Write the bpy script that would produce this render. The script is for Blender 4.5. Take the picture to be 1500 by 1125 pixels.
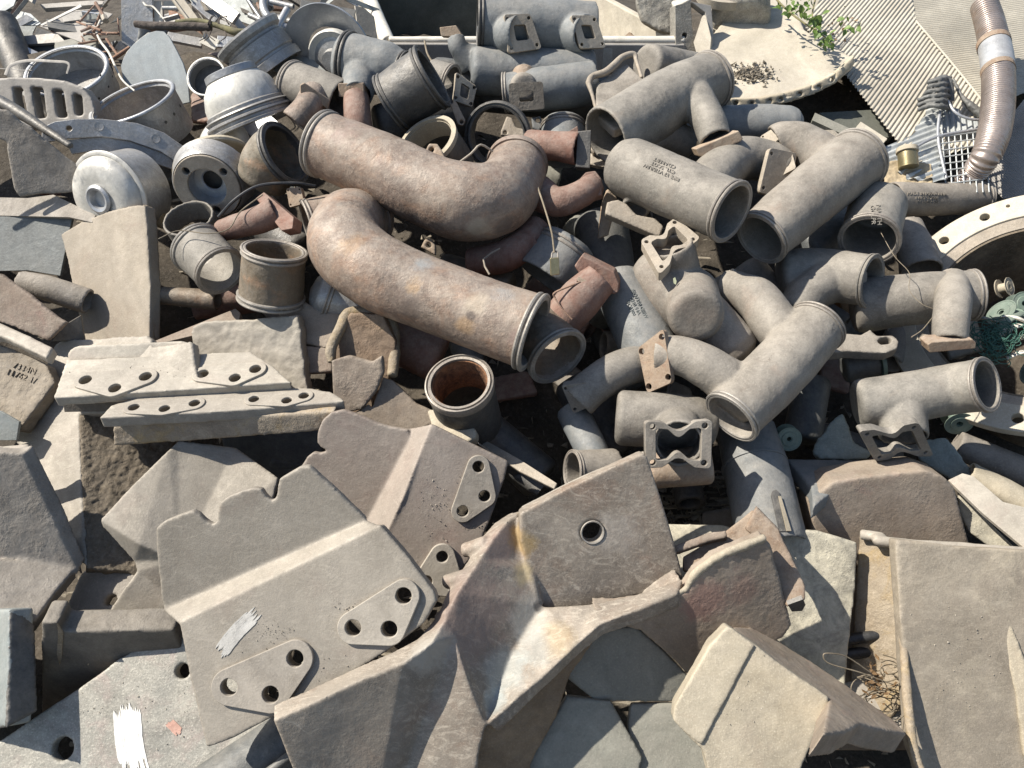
import bpy, bmesh, math, random
from mathutils import Vector, Matrix, noise
from mathutils.geometry import tessellate_polygon
R = math.radians
random.seed(7)
for o in list(bpy.data.objects): bpy.data.objects.remove(o, do_unlink=True)
scene = bpy.context.scene
COL = scene.collection

# ---------------------------------------------------------------- camera
PITCH = R(40); FPX = 1150.0; CAMZ = 2.0
cam_data = bpy.data.cameras.new('camera'); cam = bpy.data.objects.new('camera', cam_data); COL.objects.link(cam)
cam_data.sensor_width = 36; cam_data.lens = FPX/1500*36; cam_data.clip_start = .02; cam_data.clip_end = 3000
cam.location = (0, 0, CAMZ); cam.rotation_euler = (R(90)-PITCH, 0, 0)
scene.camera = cam
# ---------------------------------------------------------------- sky and sun
SUN = Vector((-.66, .10, .75)).normalized()
world = bpy.data.worlds.new("World"); scene.world = world; world.use_nodes = True
wn = world.node_tree; wn.nodes.clear()
sky = wn.nodes.new('ShaderNodeTexSky'); sky.sky_type = 'NISHITA'; sky.sun_disc = False
sky.sun_elevation = math.asin(SUN.z); sky.sun_rotation = math.atan2(SUN.x, SUN.y)
bg = wn.nodes.new('ShaderNodeBackground'); bg.inputs[1].default_value = .09
wo = wn.nodes.new('ShaderNodeOutputWorld')
wn.links.new(sky.outputs[0], bg.inputs[0]); wn.links.new(bg.outputs[0], wo.inputs[0])
sd = bpy.data.lights.new('sun', 'SUN'); sd.energy = 5.0; sd.angle = R(.53); sd.color = (1, .945, .86)
so = bpy.data.objects.new('sun', sd); COL.objects.link(so); so.rotation_euler = SUN.to_track_quat('Z', 'Y').to_euler()
scene.view_settings.view_transform = 'Standard'; scene.view_settings.look = 'None'
scene.view_settings.exposure = 0.74; scene.view_settings.gamma = 1
scene.render.engine = 'CYCLES'

# ---------------------------------------------------------------- space: the slope of the heap and points on it
C0 = Vector((0, 0, CAMZ)); RT = Vector((1, 0, 0))
FW = Vector((0, math.cos(PITCH), -math.sin(PITCH))); UP = Vector((0, math.sin(PITCH), math.cos(PITCH)))
HA, HB = .48, .215
def ray(x, y): return FW + RT*((x-750)/FPX) + UP*((562.5-y)/FPX)
def D0(y): return 1/(HA+HB*(y-562.5)/FPX)
def P(x, y, h=0.): return C0 + ray(x, y)*(D0(y)-h)
def PD(x, y, d): return C0 + ray(x, y)*d
def depth(p): return (p-C0).dot(FW)
def px2m(p, r): return r*depth(p)/FPX
class Plane:
    def __init__(s, p, n):
        s.p = p; s.n = n.normalized()
        if s.n.dot(C0-p) < 0: s.n = -s.n
    def at(s, x, y):
        d = ray(x, y); k = d.dot(s.n)
        if abs(k) < 1e-4: k = 1e-4
        return C0 + d*((s.p-C0).dot(s.n)/k)
    def off(s, t): return Plane(s.p+s.n*t, s.n)
def pln(x, y, h, nx, ny): return Plane(P(x, y, h), RT*nx+UP*ny-FW)          # normal leans nx right, ny up in the view
def pl3(a, b, c):
    a, b, c = P(*a), P(*b), P(*c); return Plane(a, (b-a).cross(c-a))
def through(a, b, nx, ny):                                                     # plane holding edge a-b, leaning as given
    a, b = P(*a), P(*b); e = (b-a).normalized(); n = RT*nx+UP*ny-FW; n = n-e*n.dot(e); return Plane(a, n)

# ---------------------------------------------------------------- materials
def mat(name, c1, c2, c3=None, amt=.45, bump=.5, rough=.8, metal=0., scale=7., dust=.0, fine=110., dustc=(.42, .38, .32), speck=.25, streak=0., mid=.5, blot=1., warm=True, grit=.5, vary=.35):
    m = bpy.data.materials.new(name); m.use_nodes = True; nt = m.node_tree; N = nt.nodes; L = nt.links
    if metal < .25 and warm: c1, c2 = [tuple(v*k for v, k in zip(c, (1.04, 1.0, .91))) for c in (c1, c2)]
    b = N['Principled BSDF']; tc = N.new('ShaderNodeTexCoord')
    def nz(sc, det=6, ro=.6, dist=0., vec=None):
        n = N.new('ShaderNodeTexNoise'); n.inputs['Scale'].default_value = sc; n.inputs['Detail'].default_value = det
        n.inputs['Roughness'].default_value = ro; n.inputs['Distortion'].default_value = dist
        L.new(vec or tc.outputs['Object'], n.inputs['Vector']); return n.outputs[0]
    def ramp(v, a, c, inv=False):
        r = N.new('ShaderNodeMapRange'); r.inputs[1].default_value = a; r.inputs[2].default_value = c
        if inv: r.inputs[3].default_value = 1; r.inputs[4].default_value = 0
        L.new(v, r.inputs[0]); return r.outputs[0]
    def mix(f, a, c, mode='MIX'):
        x = N.new('ShaderNodeMix'); x.data_type = 'RGBA'; x.blend_type = mode; x.clamp_factor = True
        if isinstance(f, float): x.inputs[0].default_value = f
        else: L.new(f, x.inputs[0])
        for s, v in ((x.inputs[6], a), (x.inputs[7], c)):
            if isinstance(v, tuple): s.default_value = (*v, 1)
            else: L.new(v, s)
        return x.outputs[2]
    def mul(a, k):
        x = N.new('ShaderNodeMath'); x.operation = 'MULTIPLY'; L.new(a, x.inputs[0])
        if isinstance(k, float): x.inputs[1].default_value = k
        else: L.new(k, x.inputs[1])
        return x.outputs[0]
    col = mix(ramp(nz(scale, 8, .65, .4), .36, .64), c1, c2)
    if c3:
        f = ramp(nz(scale*1.7, 9, .7, .8), 1-amt-.08, 1-amt+.1)
        col = mix(f, col, c3)
    bl = nz(scale*.55, 9, .68, 1.1); br = N.new('ShaderNodeMapRange'); L.new(bl, br.inputs[0]); br.inputs[1].default_value = .34; br.inputs[2].default_value = .66
    br.inputs[3].default_value = 1-.30*blot; br.inputs[4].default_value = 1+.22*blot
    oi = N.new('ShaderNodeObjectInfo')
    if c3: col = mix(mul(oi.outputs['Random'], float(vary)), col, tuple(v*.85 for v in c3))
    rv = N.new('ShaderNodeMapRange'); L.new(oi.outputs['Random'], rv.inputs[0]); rv.inputs[3].default_value = 1.10 if vary > .1 else 1.; rv.inputs[4].default_value = .84 if vary > .1 else 1.
    v2 = N.new('ShaderNodeVectorMath'); v2.operation = 'SCALE'; L.new(col, v2.inputs[0]); L.new(rv.outputs[0], v2.inputs[3]); col = v2.outputs[0]
    vm = N.new('ShaderNodeVectorMath'); vm.operation = 'SCALE'; L.new(col, vm.inputs[0]); L.new(br.outputs[0], vm.inputs[3]); col = vm.outputs[0]
    md = nz(fine*.22, 6, .7, .3)
    col = mix(mul(ramp(md, .35, .7), float(mid)), col, tuple(v*.68 for v in c1))
    if streak:
        mp = N.new('ShaderNodeMapping'); mp.inputs['Scale'].default_value = (1.6, 5, 2.4); mp.inputs['Rotation'].default_value = (.5, .3, .9)
        L.new(tc.outputs['Object'], mp.inputs[0]); st = nz(11, 9, .74, 2.2, mp.outputs[0])
        col = mix(mul(ramp(st, .5, .66), float(streak)), col, tuple(min(.75, v*1.7) for v in c2))
    if dust:
        g = N.new('ShaderNodeNewGeometry'); sx = N.new('ShaderNodeSeparateXYZ'); L.new(g.outputs['True Normal'], sx.inputs[0])
        f = mul(mul(ramp(sx.outputs[2], -.3, .8), ramp(nz(scale*3, 8, .7), .3, .6)), float(dust))
        col = mix(f, col, dustc)
    fn = nz(fine*2.2, 3, .7)
    col = mix(mul(ramp(fn, .55, .72), float(speck)), col, tuple(min(.8, v*1.55+.03) for v in c2))
    col = mix(mul(ramp(fn, .45, .3), float(speck)), col, tuple(v*.45 for v in c1))
    L.new(col, b.inputs['Base Color'])
    b.inputs['Metallic'].default_value = metal
    rr = ramp(md, .3, .7); rm = N.new('ShaderNodeMapRange'); L.new(md, rm.inputs[0])
    rm.inputs[1].default_value = .3; rm.inputs[2].default_value = .7; rm.inputs[3].default_value = max(.05, rough-.14); rm.inputs[4].default_value = min(1, rough+.1)
    L.new(rm.outputs[0], b.inputs['Roughness'])
    b.inputs['Specular IOR Level'].default_value = .35
    hsum = N.new('ShaderNodeMath'); hsum.operation = 'ADD'
    gp = mul(mul(nz(fine*1.1, 2, .5), ramp(nz(scale*2.4, 6, .7), .5, .66)), float(grit*1.6)); g2 = N.new('ShaderNodeMath'); g2.operation = 'MULTIPLY_ADD'; L.new(md, g2.inputs[0]); g2.inputs[1].default_value = .9; L.new(gp, g2.inputs[2])
    L.new(g2.outputs[0], hsum.inputs[0]); L.new(mul(nz(fine, 6, .7), .5), hsum.inputs[1])
    bp = N.new('ShaderNodeBump'); bp.inputs['Strength'].default_value = bump; bp.inputs['Distance'].default_value = .004
    L.new(hsum.outputs[0], bp.inputs['Height']); L.new(bp.outputs[0], b.inputs['Normal'])
    return m
M = {}
M['pipe'] = mat('dusty_cast_iron', (.135, .133, .128), (.25, .243, .226), (.24, .195, .15), .37, .4, .72, .08, 5, .45, blot=1.2, streak=.12)
M['pipewarm'] = mat('warm_cast_iron', (.165, .155, .142), (.28, .26, .235), (.25, .19, .145), .40, .4, .78, .05, 5, .45, blot=1.2, streak=.1)
M['pipeblue'] = mat('blue_grey_iron', (.13, .15, .17), (.19, .21, .23), (.25, .24, .22), .35, .35, .7, .15, 6, .35)
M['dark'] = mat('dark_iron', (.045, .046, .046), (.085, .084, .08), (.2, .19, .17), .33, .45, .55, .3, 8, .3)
M['olive'] = mat('olive_burnt_iron', (.12, .105, .08), (.19, .165, .13), (.30, .17, .09), .4, .5, .65, .2, 9, .35)
M['rustpipe'] = mat('rusty_pipe', (.15, .105, .088), (.33, .27, .225), (.33, .195, .12), .42, .6, .62, .08, 7, .4, mid=.65, fine=70, vary=.05, streak=.2, blot=1.6)
M['redrust'] = mat('red_rust', (.16, .075, .055), (.23, .12, .09), (.3, .22, .18), .36, .55, .8, .05, 9, .35)
M['rustflange'] = mat('rusty_flange', (.27, .2, .145), (.37, .3, .23), (.25, .13, .075), .4, .5, .85, 0, 14, .35)
M['flange'] = mat('worn_flange', (.33, .3, .26), (.45, .41, .35), (.3, .2, .13), .3, .4, .75, .1, 12, .3)
M['ring'] = mat('machined_ring', (.24, .225, .2), (.38, .355, .31), (.3, .2, .13), .32, .3, .6, .3, 18, .3)
M['alu'] = mat('cast_aluminium', (.42, .43, .44), (.62, .63, .63), (.3, .29, .27), .34, .35, .45, .55, 8, .15, speck=.15)
M['alubright'] = mat('bright_aluminium', (.42, .42, .41), (.66, .655, .64), (.30, .295, .28), .40, .25, .5, .2, 8, 0, speck=.1, mid=.2)
M['aludust'] = mat('dusty_aluminium', (.34, .335, .32), (.5, .49, .47), (.3, .27, .23), .38, .35, .48, .45, 7, .3, streak=.3)
M['bluepaint'] = mat('pale_blue_sheet', (.30, .35, .39), (.38, .43, .46), (.5, .52, .52), .3, .1, .6, 0, 5, .2)
M['liner'] = mat('liner_steel', (.27, .25, .22), (.375, .35, .31), (.27, .215, .17), .40, .28, .66, .12, 3.2, .3, speck=.18, streak=.16, grit=.5, vary=.2, fine=170, blot=1.1)
M['linerpink'] = mat('liner_steel_pinkish', (.255, .222, .2), (.35, .31, .28), (.27, .19, .155), .42, .3, .66, .12, 3.6, .25, speck=.2, grit=.5, streak=.16, fine=160, blot=1.1)
M['lined'] = mat('liner_dark', (.10, .09, .08), (.17, .155, .135), (.24, .2, .15), .35, .6, .8, .05, 7, .3)
M['pad'] = mat('liner_pad', (.27, .25, .225), (.36, .335, .3), (.29, .24, .2), .3, .3, .85, 0, 9, .4, speck=.2)
M['slab'] = mat('pale_slab', (.33, .31, .28), (.45, .42, .375), (.34, .28, .23), .38, .25, .7, .08, 4, .2, streak=.16, grit=.4, blot=1.1, fine=150, speck=.2)
M['painted'] = mat('mottled_steel', (.25, .25, .235), (.42, .41, .375), (.36, .29, .25), .40, .45, .6, .1, 8, .1, speck=.5, mid=.6)
M['rough'] = mat('rough_casting', (.21, .18, .15), (.32, .28, .235), (.26, .15, .11), .38, .7, .8, .05, 6, .2, fine=90, speck=.3, blot=1.3)
M['rockbrown'] = mat('earthy_casting', (.21, .17, .135), (.31, .26, .215), (.25, .145, .11), .38, .45, .78, .05, 5, .3, fine=130, speck=.25, blot=1.2, streak=.15)
M['tan'] = mat('tan_casting', (.33, .295, .245), (.44, .4, .34), (.33, .25, .19), .38, .3, .78, .04, 4, .2, speck=.2, fine=150, blot=1.2)
M['tanliner'] = mat('tan_liner_casting', (.23, .2, .165), (.35, .315, .265), (.43, .37, .27), .40, .35, .72, .06, 3.5, .1, speck=.25, grit=.5, vary=0, streak=.16, fine=140, blot=1.3)
M['slate'] = mat('shaded_blue_sheet', (.1, .115, .125), (.17, .185, .19), (.24, .24, .22), .35, .25, .6, .15, 8, .1, streak=.3)  # darker version of the blue-grey sheet: shade put into the colour
M['mud'] = mat('caked_mud', (.115, .095, .07), (.2, .165, .125), (.25, .21, .16), .35, 1., .95, 0, 15, .1, fine=60, speck=.4)
M['mudlight'] = mat('muddy_slab', (.2, .17, .135), (.29, .25, .2), (.34, .3, .25), .35, .9, .95, 0, 12, .2, fine=60)
M['scraped'] = mat('scraped_casting', (.22, .195, .168), (.36, .33, .29), (.27, .185, .13), .42, .35, .7, .08, 5, .2, streak=.4, speck=.25, fine=140, blot=1.3, grit=.4)
M['stained'] = mat('ochre_stained_casting', (.24, .2, .16), (.33, .29, .24), (.36, .25, .10), .42, .8, .85, 0, 8, .2, streak=.25, speck=.3)
M['bluewhite'] = mat('blue_white_oxide', (.22, .255, .265), (.33, .37, .37), (.5, .5, .46), .4, .8, .8, .05, 12, .1, streak=.5)
M['brownside'] = mat('brown_side', (.17, .12, .085), (.25, .185, .135), (.35, .25, .12), .32, .7, .85, 0, 9, .1)
M['creamcast'] = mat('cream_casting', (.38, .34, .265), (.5, .455, .37), (.36, .29, .21), .38, .35, .8, 0, 5, .2, speck=.3, fine=140, blot=1.2)
M['greenslab'] = mat('grey_green_slab', (.19, .195, .175), (.26, .26, .235), (.3, .29, .25), .3, .35, .8, 0, 8, .2)
M['lichen'] = mat('lichen_crusted', (.27, .26, .225), (.36, .345, .3), (.58, .53, .4), .52, .6, .9, 0, 11, .1, streak=.2)
M['cream'] = mat('cream_sheet', (.45, .415, .35), (.57, .53, .46), (.4, .34, .27), .36, .25, .8, 0, 5, .15)
M['white'] = mat('white_lip', (.66, .64, .59), (.76, .74, .69), (.55, .5, .44), .28, .2, .7, 0, 8, 0)
M['darkgreen'] = mat('dark_green_inside', (.085, .095, .085), (.13, .14, .125), None, .3, .2, .8, 0, 5, .1)
M['sheet'] = mat('grey_sheet', (.3, .3, .3), (.4, .395, .39), (.34, .28, .23), .3, .2, .65, .15, 6, .3)
M['sheetblue'] = mat('blue_grey_sheet', (.17, .20, .215), (.25, .28, .29), (.34, .34, .32), .3, .25, .6, .15, 8, .2)
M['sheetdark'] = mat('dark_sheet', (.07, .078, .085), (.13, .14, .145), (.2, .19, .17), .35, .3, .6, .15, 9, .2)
M['browns'] = mat('brown_sheet', (.2, .18, .16), (.3, .275, .25), (.4, .37, .33), .34, .6, .8, .05, 7, .3)
M['concrete'] = mat('speckled_concrete', (.25, .24, .22), (.36, .35, .32), (.18, .17, .16), .38, .7, .92, 0, 18, 0, speck=.6)
M['corr'] = mat('corrugated_sheet', (.44, .415, .36), (.55, .52, .455), (.4, .36, .3), .32, .15, .75, .1, 3, .2)
M['hose'] = mat('ribbed_hose_steel', (.36, .30, .26), (.47, .40, .35), (.34, .24, .18), .4, .15, .38, .6, 6, 0)
M['sleeve'] = mat('galvanised_sleeve', (.5, .52, .53), (.62, .64, .64), (.36, .28, .22), .3, .1, .5, .4, 12, 0)
M['grille'] = mat('torn_grille', (.4, .42, .41), (.58, .59, .56), (.28, .27, .24), .3, .3, .6, .3, 14, 0)
M['brass'] = mat('brass', (.32, .27, .14), (.44, .38, .22), (.25, .2, .1), .3, .1, .4, .7, 10, .1)
M['card'] = mat('crumpled_cardboard', (.44, .36, .25), (.56, .48, .35), (.35, .28, .19), .3, .5, .95, 0, 9, 0)
M['greenplastic'] = mat('green_plastic', (.11, .17, .145), (.17, .24, .205), (.28, .3, .27), .3, .15, .6, 0, 9, .2)
M['net'] = mat('green_net', (.035, .11, .09), (.08, .18, .15), None, .3, .1, .7, 0, 12, 0)
M['leaf'] = mat('leaf', (.07, .13, .025), (.14, .22, .05), (.2, .27, .09), .4, .1, .55, 0, 20, 0, speck=.05)
M['dryleaf'] = mat('dry_leaf', (.13, .08, .04), (.22, .14, .07), None, .3, .4, .8, 0, 20, 0)
M['wood'] = mat('green_wood', (.21, .2, .1), (.3, .28, .15), (.12, .1, .08), .4, .4, .8, 0, 12, 0)
M['bark'] = mat('dark_bark', (.07, .06, .055), (.13, .11, .1), None, .4, .9, .95, 0, 20, 0)
M['wire'] = mat('thin_wire', (.2, .17, .13), (.32, .28, .22), None, .4, .2, .7, .2, 20, 0)
M['whitewire'] = mat('pale_cable', (.6, .59, .55), (.7, .69, .66), None, .4, .1, .6, 0, 20, 0)
M['rustbit'] = mat('rust_twig', (.22, .12, .08), (.34, .22, .16), (.35, .32, .29), .4, .5, .85, 0, 20, 0)
M['blackplastic'] = mat('black_plastic', (.012, .014, .018), (.03, .034, .042), None, .4, .1, .35, 0, 12, .1)
M['cloth'] = mat('grey_cloth', (.25, .29, .28), (.36, .39, .37), (.2, .2, .18), .35, .5, .9, 0, 9, 0)
M['paint'] = mat('white_brushed_paint', (.82, .83, .84), (.88, .88, .88), None, .3, .3, .7, 0, 20, 0, speck=.05, mid=.05)
M['greypaint'] = mat('grey_brushed_paint', (.42, .42, .42), (.5, .5, .5), None, .3, .3, .8, 0, 20, 0, speck=.1, mid=.1)
M['pinkpaint'] = mat('pink_paint_mark', (.45, .27, .23), (.5, .34, .29), None, .3, .3, .85, 0, 30, 0)
M['rubble'] = mat('rubble', (.25, .22, .18), (.4, .36, .3), (.16, .14, .11), .4, .6, .95, 0, 25, 0)
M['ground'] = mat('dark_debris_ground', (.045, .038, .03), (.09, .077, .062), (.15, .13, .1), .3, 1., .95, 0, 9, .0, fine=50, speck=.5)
M['yard'] = mat('yard_dirt', (.24, .2, .155), (.33, .28, .22), (.18, .15, .12), .4, .8, .95, 0, 1.2, 0)
M['rustbowl'] = mat('orange_rust', (.17, .085, .045), (.3, .16, .09), (.06, .035, .025), .47, .8, .95, 0, 22, 0)
M['leafpale'] = mat('pale_leaf', (.5, .55, .38), (.6, .62, .46), None, .3, .1, .6, 0, 20, 0)

def stain(key, src, spots):
    """a copy of material src with patches of other colours at given places of the world (p, radius, colour, amount)"""
    m = M[src].copy(); m.name = key+'_metal'; M[key] = m; nt = m.node_tree; N = nt.nodes; L = nt.links; b = N['Principled BSDF']
    g = N.new('ShaderNodeNewGeometry'); tc = N.new('ShaderNodeTexCoord'); nz = N.new('ShaderNodeTexNoise'); nz.inputs['Scale'].default_value = 16; nz.inputs['Detail'].default_value = 8; nz.inputs['Roughness'].default_value = .72
    L.new(tc.outputs['Object'], nz.inputs['Vector']); col = b.inputs['Base Color'].links[0].from_socket
    for p, r, c, a in spots:
        d = N.new('ShaderNodeVectorMath'); d.operation = 'DISTANCE'; L.new(g.outputs['Position'], d.inputs[0]); d.inputs[1].default_value = p
        e = N.new('ShaderNodeMath'); e.operation = 'MULTIPLY_ADD'; L.new(nz.outputs[0], e.inputs[0]); e.inputs[1].default_value = r*2.2; L.new(d.outputs['Value'], e.inputs[2])
        mr = N.new('ShaderNodeMapRange'); L.new(e.outputs[0], mr.inputs[0]); mr.inputs[1].default_value = r*2.3; mr.inputs[2].default_value = r*1.75; mr.inputs[3].default_value = 0; mr.inputs[4].default_value = a
        x = N.new('ShaderNodeMix'); x.data_type = 'RGBA'; L.new(mr.outputs[0], x.inputs[0]); L.new(col, x.inputs[6]); x.inputs[7].default_value = (*c, 1); col = x.outputs[2]
    L.new(col, b.inputs['Base Color'])
# ---------------------------------------------------------------- mesh helpers (all in world metres)
TEX = {}
def clouds(size, depth_=3):
    k = (size, depth_)
    if k not in TEX:
        t = bpy.data.textures.new('unevenness', 'CLOUDS'); t.noise_scale = size; t.noise_depth = depth_; TEX[k] = t
    return TEX[k]
def circ(pl, x, y, rpx, n=20):
    c = pl.at(x, y); r = px2m(c, rpx)
    u = pl.n.cross(Vector((0, 0, 1)));
    if u.length < .1: u = pl.n.cross(RT)
    u.normalize(); v = pl.n.cross(u)
    return [c+u*r*math.cos(2*math.pi*i/n)+v*r*math.sin(2*math.pi*i/n) for i in range(n)]
def prism3(bm, outer, holes, n, t):
    """outer / holes: lists of world points on one plane; n the front normal"""
    loops = [outer]+holes
    fl = [v for l in loops for v in l]
    def area(l): return abs(sum((l[q].cross(l[(q+1) % len(l)]) for q in range(len(l))), Vector()).dot(n))/2
    want = area(outer)-sum(area(h) for h in holes)
    tb = bmesh.new(); tv = [tb.verts.new(v) for v in fl]; s = 0; es = []
    for q, v in enumerate(tv): v.index = q
    for l in loops:
        for q in range(len(l)): es.append(tb.edges.new((tv[s+q], tv[s+(q+1) % len(l)])))
        s += len(l)
    bmesh.ops.triangle_fill(tb, use_beauty=True, use_dissolve=False, edges=es, normal=n)
    got = sum(f.calc_area() for f in tb.faces); tris = [tuple(tv.index(v) for v in f.verts) for f in tb.faces]; tb.free()
    if abs(got-want) > .02*want: print('FILL', round(got/want, 3), outer[0]); tris = tessellate_polygon(loops) if got < .5*want or got > 1.5*want else tris
    a = [bm.verts.new(v) for v in fl]; b = [bm.verts.new(v-n*t) for v in fl]
    for tr in tris:
        i, j, k = tr
        nn = (fl[j]-fl[i]).cross(fl[k]-fl[i])
        if nn.dot(n) < 0: i, j, k = k, j, i
        try: bm.faces.new((a[i], a[j], a[k])); bm.faces.new((b[k], b[j], b[i]))
        except ValueError: pass
    s = 0
    for l in loops:
        m_ = len(l)
        for q in range(m_):
            i, j = s+q, s+(q+1) % m_
            try: bm.faces.new((a[i], b[i], b[j], a[j]))
            except ValueError: pass
        s += m_
def wob(pts, step=9, amp=1.2, seed=0):
    """break a traced outline into short uneven segments"""
    out = []; n = len(pts)
    for i in range(n):
        a, b = pts[i], pts[(i+1) % n]; L_ = math.hypot(b[0]-a[0], b[1]-a[1]); k = max(1, int(L_/step))
        for q in range(k):
            t = q/k; x = a[0]+(b[0]-a[0])*t; y = a[1]+(b[1]-a[1])*t
            if q or True:
                e = noise.noise_vector(Vector((x*.05+seed, y*.05, seed*3.1)))
                f = noise.noise_vector(Vector((x*.17+seed, y*.17, seed*1.7)))
                x += (e.x*1.3+f.x*.7)*amp; y += (e.y*1.3+f.y*.7)*amp
            out.append((x, y))
    return out
def prism(bm, pl, outline, t, holes=(), w=None):
    o = wob(outline, 9, w, outline[0][0]*.13) if w else outline
    hs = []
    for h in holes:
        if isinstance(h, tuple): hs.append(circ(pl, *h))
        else: hs.append([pl.at(*q) for q in h])
    prism3(bm, [pl.at(*q) for q in o], hs, pl.n, t)
def catmull(pts, rad, n):
    if len(pts) == 2: return pts, rad
    out, ro = [], []
    for i in range(len(pts)-1):
        p1, p2 = pts[i], pts[i+1]
        p0 = pts[i-1] if i else p1*2-p2
        p3 = pts[i+2] if i+2 < len(pts) else p2*2-p1
        for k in range(n):
            t = k/n
            out.append(.5*((2*p1)+(p2-p0)*t+(2*p0-5*p1+4*p2-p3)*t*t+(3*p1-p0-3*p2+p3)*t**3))
            ro.append(rad[i]+(rad[i+1]-rad[i])*(3*t*t-2*t**3))
    out.append(pts[-1]); ro.append(rad[-1]); return out, ro
def frames(pts):
    T = [(pts[min(i+1, len(pts)-1)]-pts[max(i-1, 0)]).normalized() for i in range(len(pts))]
    u = T[0].cross(Vector((.31, .2, .93))).normalized(); fr = []
    for i, t in enumerate(T):
        u = (u-t*u.dot(t)).normalized(); fr.append((u, t.cross(u)))
    return T, fr
def bridge(bm, A, B):
    n = len(A)
    for i in range(n): bm.faces.new((A[i], A[(i+1) % n], B[(i+1) % n], B[i]))
def tube(bm, pts, rad, wall=.012, e0='open', e1='open', seg=36, n=8, squash=1.):
    pts, rad = catmull(pts, rad, n); T, fr = frames(pts)
    def ring(p, f, r): return [bm.verts.new(p+f[0]*r*math.cos(2*math.pi*i/seg)+f[1]*r*squash*math.sin(2*math.pi*i/seg)) for i in range(seg)]
    solid = wall is None
    outer = []
    if e0 == 'dome' or e0 == 'flat':
        k = .30 if e0 == 'flat' else .9
        for a in (85, 60, 30):
            rr = rad[0]*((1-k)+k*math.cos(R(a))) if e0 == 'flat' else rad[0]*math.cos(R(a))
            outer.append(ring(pts[0]-T[0]*rad[0]*k*(math.sin(R(a)))*.8, fr[0], rr))
    for p, f, r in zip(pts, fr, rad): outer.append(ring(p, f, r))
    if e1 == 'dome' or e1 == 'flat':
        k = .30 if e1 == 'flat' else .9
        for a in (30, 60, 85):
            rr = rad[-1]*((1-k)+k*math.cos(R(a))) if e1 == 'flat' else rad[-1]*math.cos(R(a))
            outer.append(ring(pts[-1]+T[-1]*rad[-1]*k*(math.sin(R(a)))*.8, fr[-1], rr))
    for a, b in zip(outer, outer[1:]): bridge(bm, a, b)
    if e0 != 'open' or solid: bm.faces.new(list(reversed(outer[0])))
    if e1 != 'open' or solid: bm.faces.new(outer[-1])
    if solid: return
    ip = list(pts)
    if e0 != 'open': ip[0] = ip[0]+T[0]*wall*.3
    if e1 != 'open': ip[-1] = ip[-1]-T[-1]*wall*.3
    inner = [ring(p, f, r-wall) for p, f, r in zip(ip, fr, rad)]
    for a, b in zip(inner, inner[1:]): bridge(bm, b, a)
    if e0 == 'open': bridge(bm, inner[0], outer[0])
    else: bm.faces.new(inner[0])
    if e1 == 'open': bridge(bm, outer[-1], inner[-1])
    else: bm.faces.new(list(reversed(inner[-1])))
def lathe(bm, c, axis, prof, a0=0., a1=360., seg=64, ref=None):
    """closed profile [(radius, z)] turned round axis through c; partial arc from the ref direction"""
    t = axis.normalized(); ref = ref or Vector((.2, .1, 1)); u = (ref-t*ref.dot(t)).normalized(); v = t.cross(u)
    full = abs(a1-a0) >= 359.9; n = seg if full else max(3, int(seg*abs(a1-a0)/360))
    rings = []
    for i in range(n if full else n+1):
        a = R(a0+(a1-a0)*i/n); d = u*math.cos(a)+v*math.sin(a)
        rings.append([bm.verts.new(c+d*max(r, 1e-4)+t*z) for r, z in prof])
    m_ = len(prof)
    rr = rings+[rings[0]] if full else rings
    for A, B in zip(rr, rr[1:]):
        for k in range(m_): bm.faces.new((A[k], A[(k+1) % m_], B[(k+1) % m_], B[k]))
    if not full: bm.faces.new(rings[0]); bm.faces.new(list(reversed(rings[-1])))
def box(bm, c, ax, ay, az):
    vs = [bm.verts.new(c+ax*i+ay*j+az*k) for i in (-1, 1) for j in (-1, 1) for k in (-1, 1)]
    for f in ((0, 1, 3, 2), (4, 6, 7, 5), (0, 4, 5, 1), (2, 3, 7, 6), (0, 2, 6, 4), (1, 5, 7, 3)): bm.faces.new([vs[i] for i in f])
def wire_(bm, pts, r, seg=8, n=5):
    tube(bm, pts, [r]*len(pts), None, seg=seg, n=n)
def axis_of(dx, dy, q, x=750, y=562):
    """world direction of an axis whose near end points along (dx,dy) on the picture at x,y; q = minor/major of its circles there"""
    v = ray(x, y).normalized(); l = RT*dx-UP*dy; l = (l-v*l.dot(v)).normalized(); return (l*math.sqrt(max(0, 1-q*q))-v*q).normalized()
def toward(p, x, y, q):
    """point seen at x,y such that circles round the line from p show ratio q (q>0: that end is nearer)"""
    v = (p-C0).normalized(); lo, hi = .3, 6.
    for _ in range(50):
        m_ = (lo+hi)/2; e = (PD(x, y, m_)-p).normalized()
        if -e.dot(v) > q: lo = m_
        else: hi = m_
    return PD(x, y, (lo+hi)/2)
def shell(bm, V, F, t):
    """folded sheet given by view points (x, y, h) and faces, thickened away from the viewer"""
    pts = [P(*v) for v in V]; fs = []; nrm = [Vector() for _ in pts]
    for f in F:
        n = Vector()
        for a, b in zip(f, f[1:]+f[:1]): n += pts[a].cross(pts[b])
        c = sum((pts[i] for i in f), Vector())/len(f)
        if n.dot(C0-c) < 0: f = f[::-1]; n = -n
        fs.append(f); n.normalize()
        for i in f: nrm[i] += n
    a = [bm.verts.new(p) for p in pts]; b = [bm.verts.new(p-n.normalized()*t) for p, n in zip(pts, nrm)]; ed = {}
    for f in fs:
        for q in range(1, len(f)-1):
            bm.faces.new((a[f[0]], a[f[q]], a[f[q+1]])); bm.faces.new((b[f[q+1]], b[f[q]], b[f[0]]))
        for i, j in zip(f, f[1:]+f[:1]): ed.setdefault(frozenset((i, j)), []).append((i, j))
    for e in ed.values():
        if len(e) == 1: i, j = e[0]; bm.faces.new((a[j], a[i], b[i], b[j]))
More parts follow.
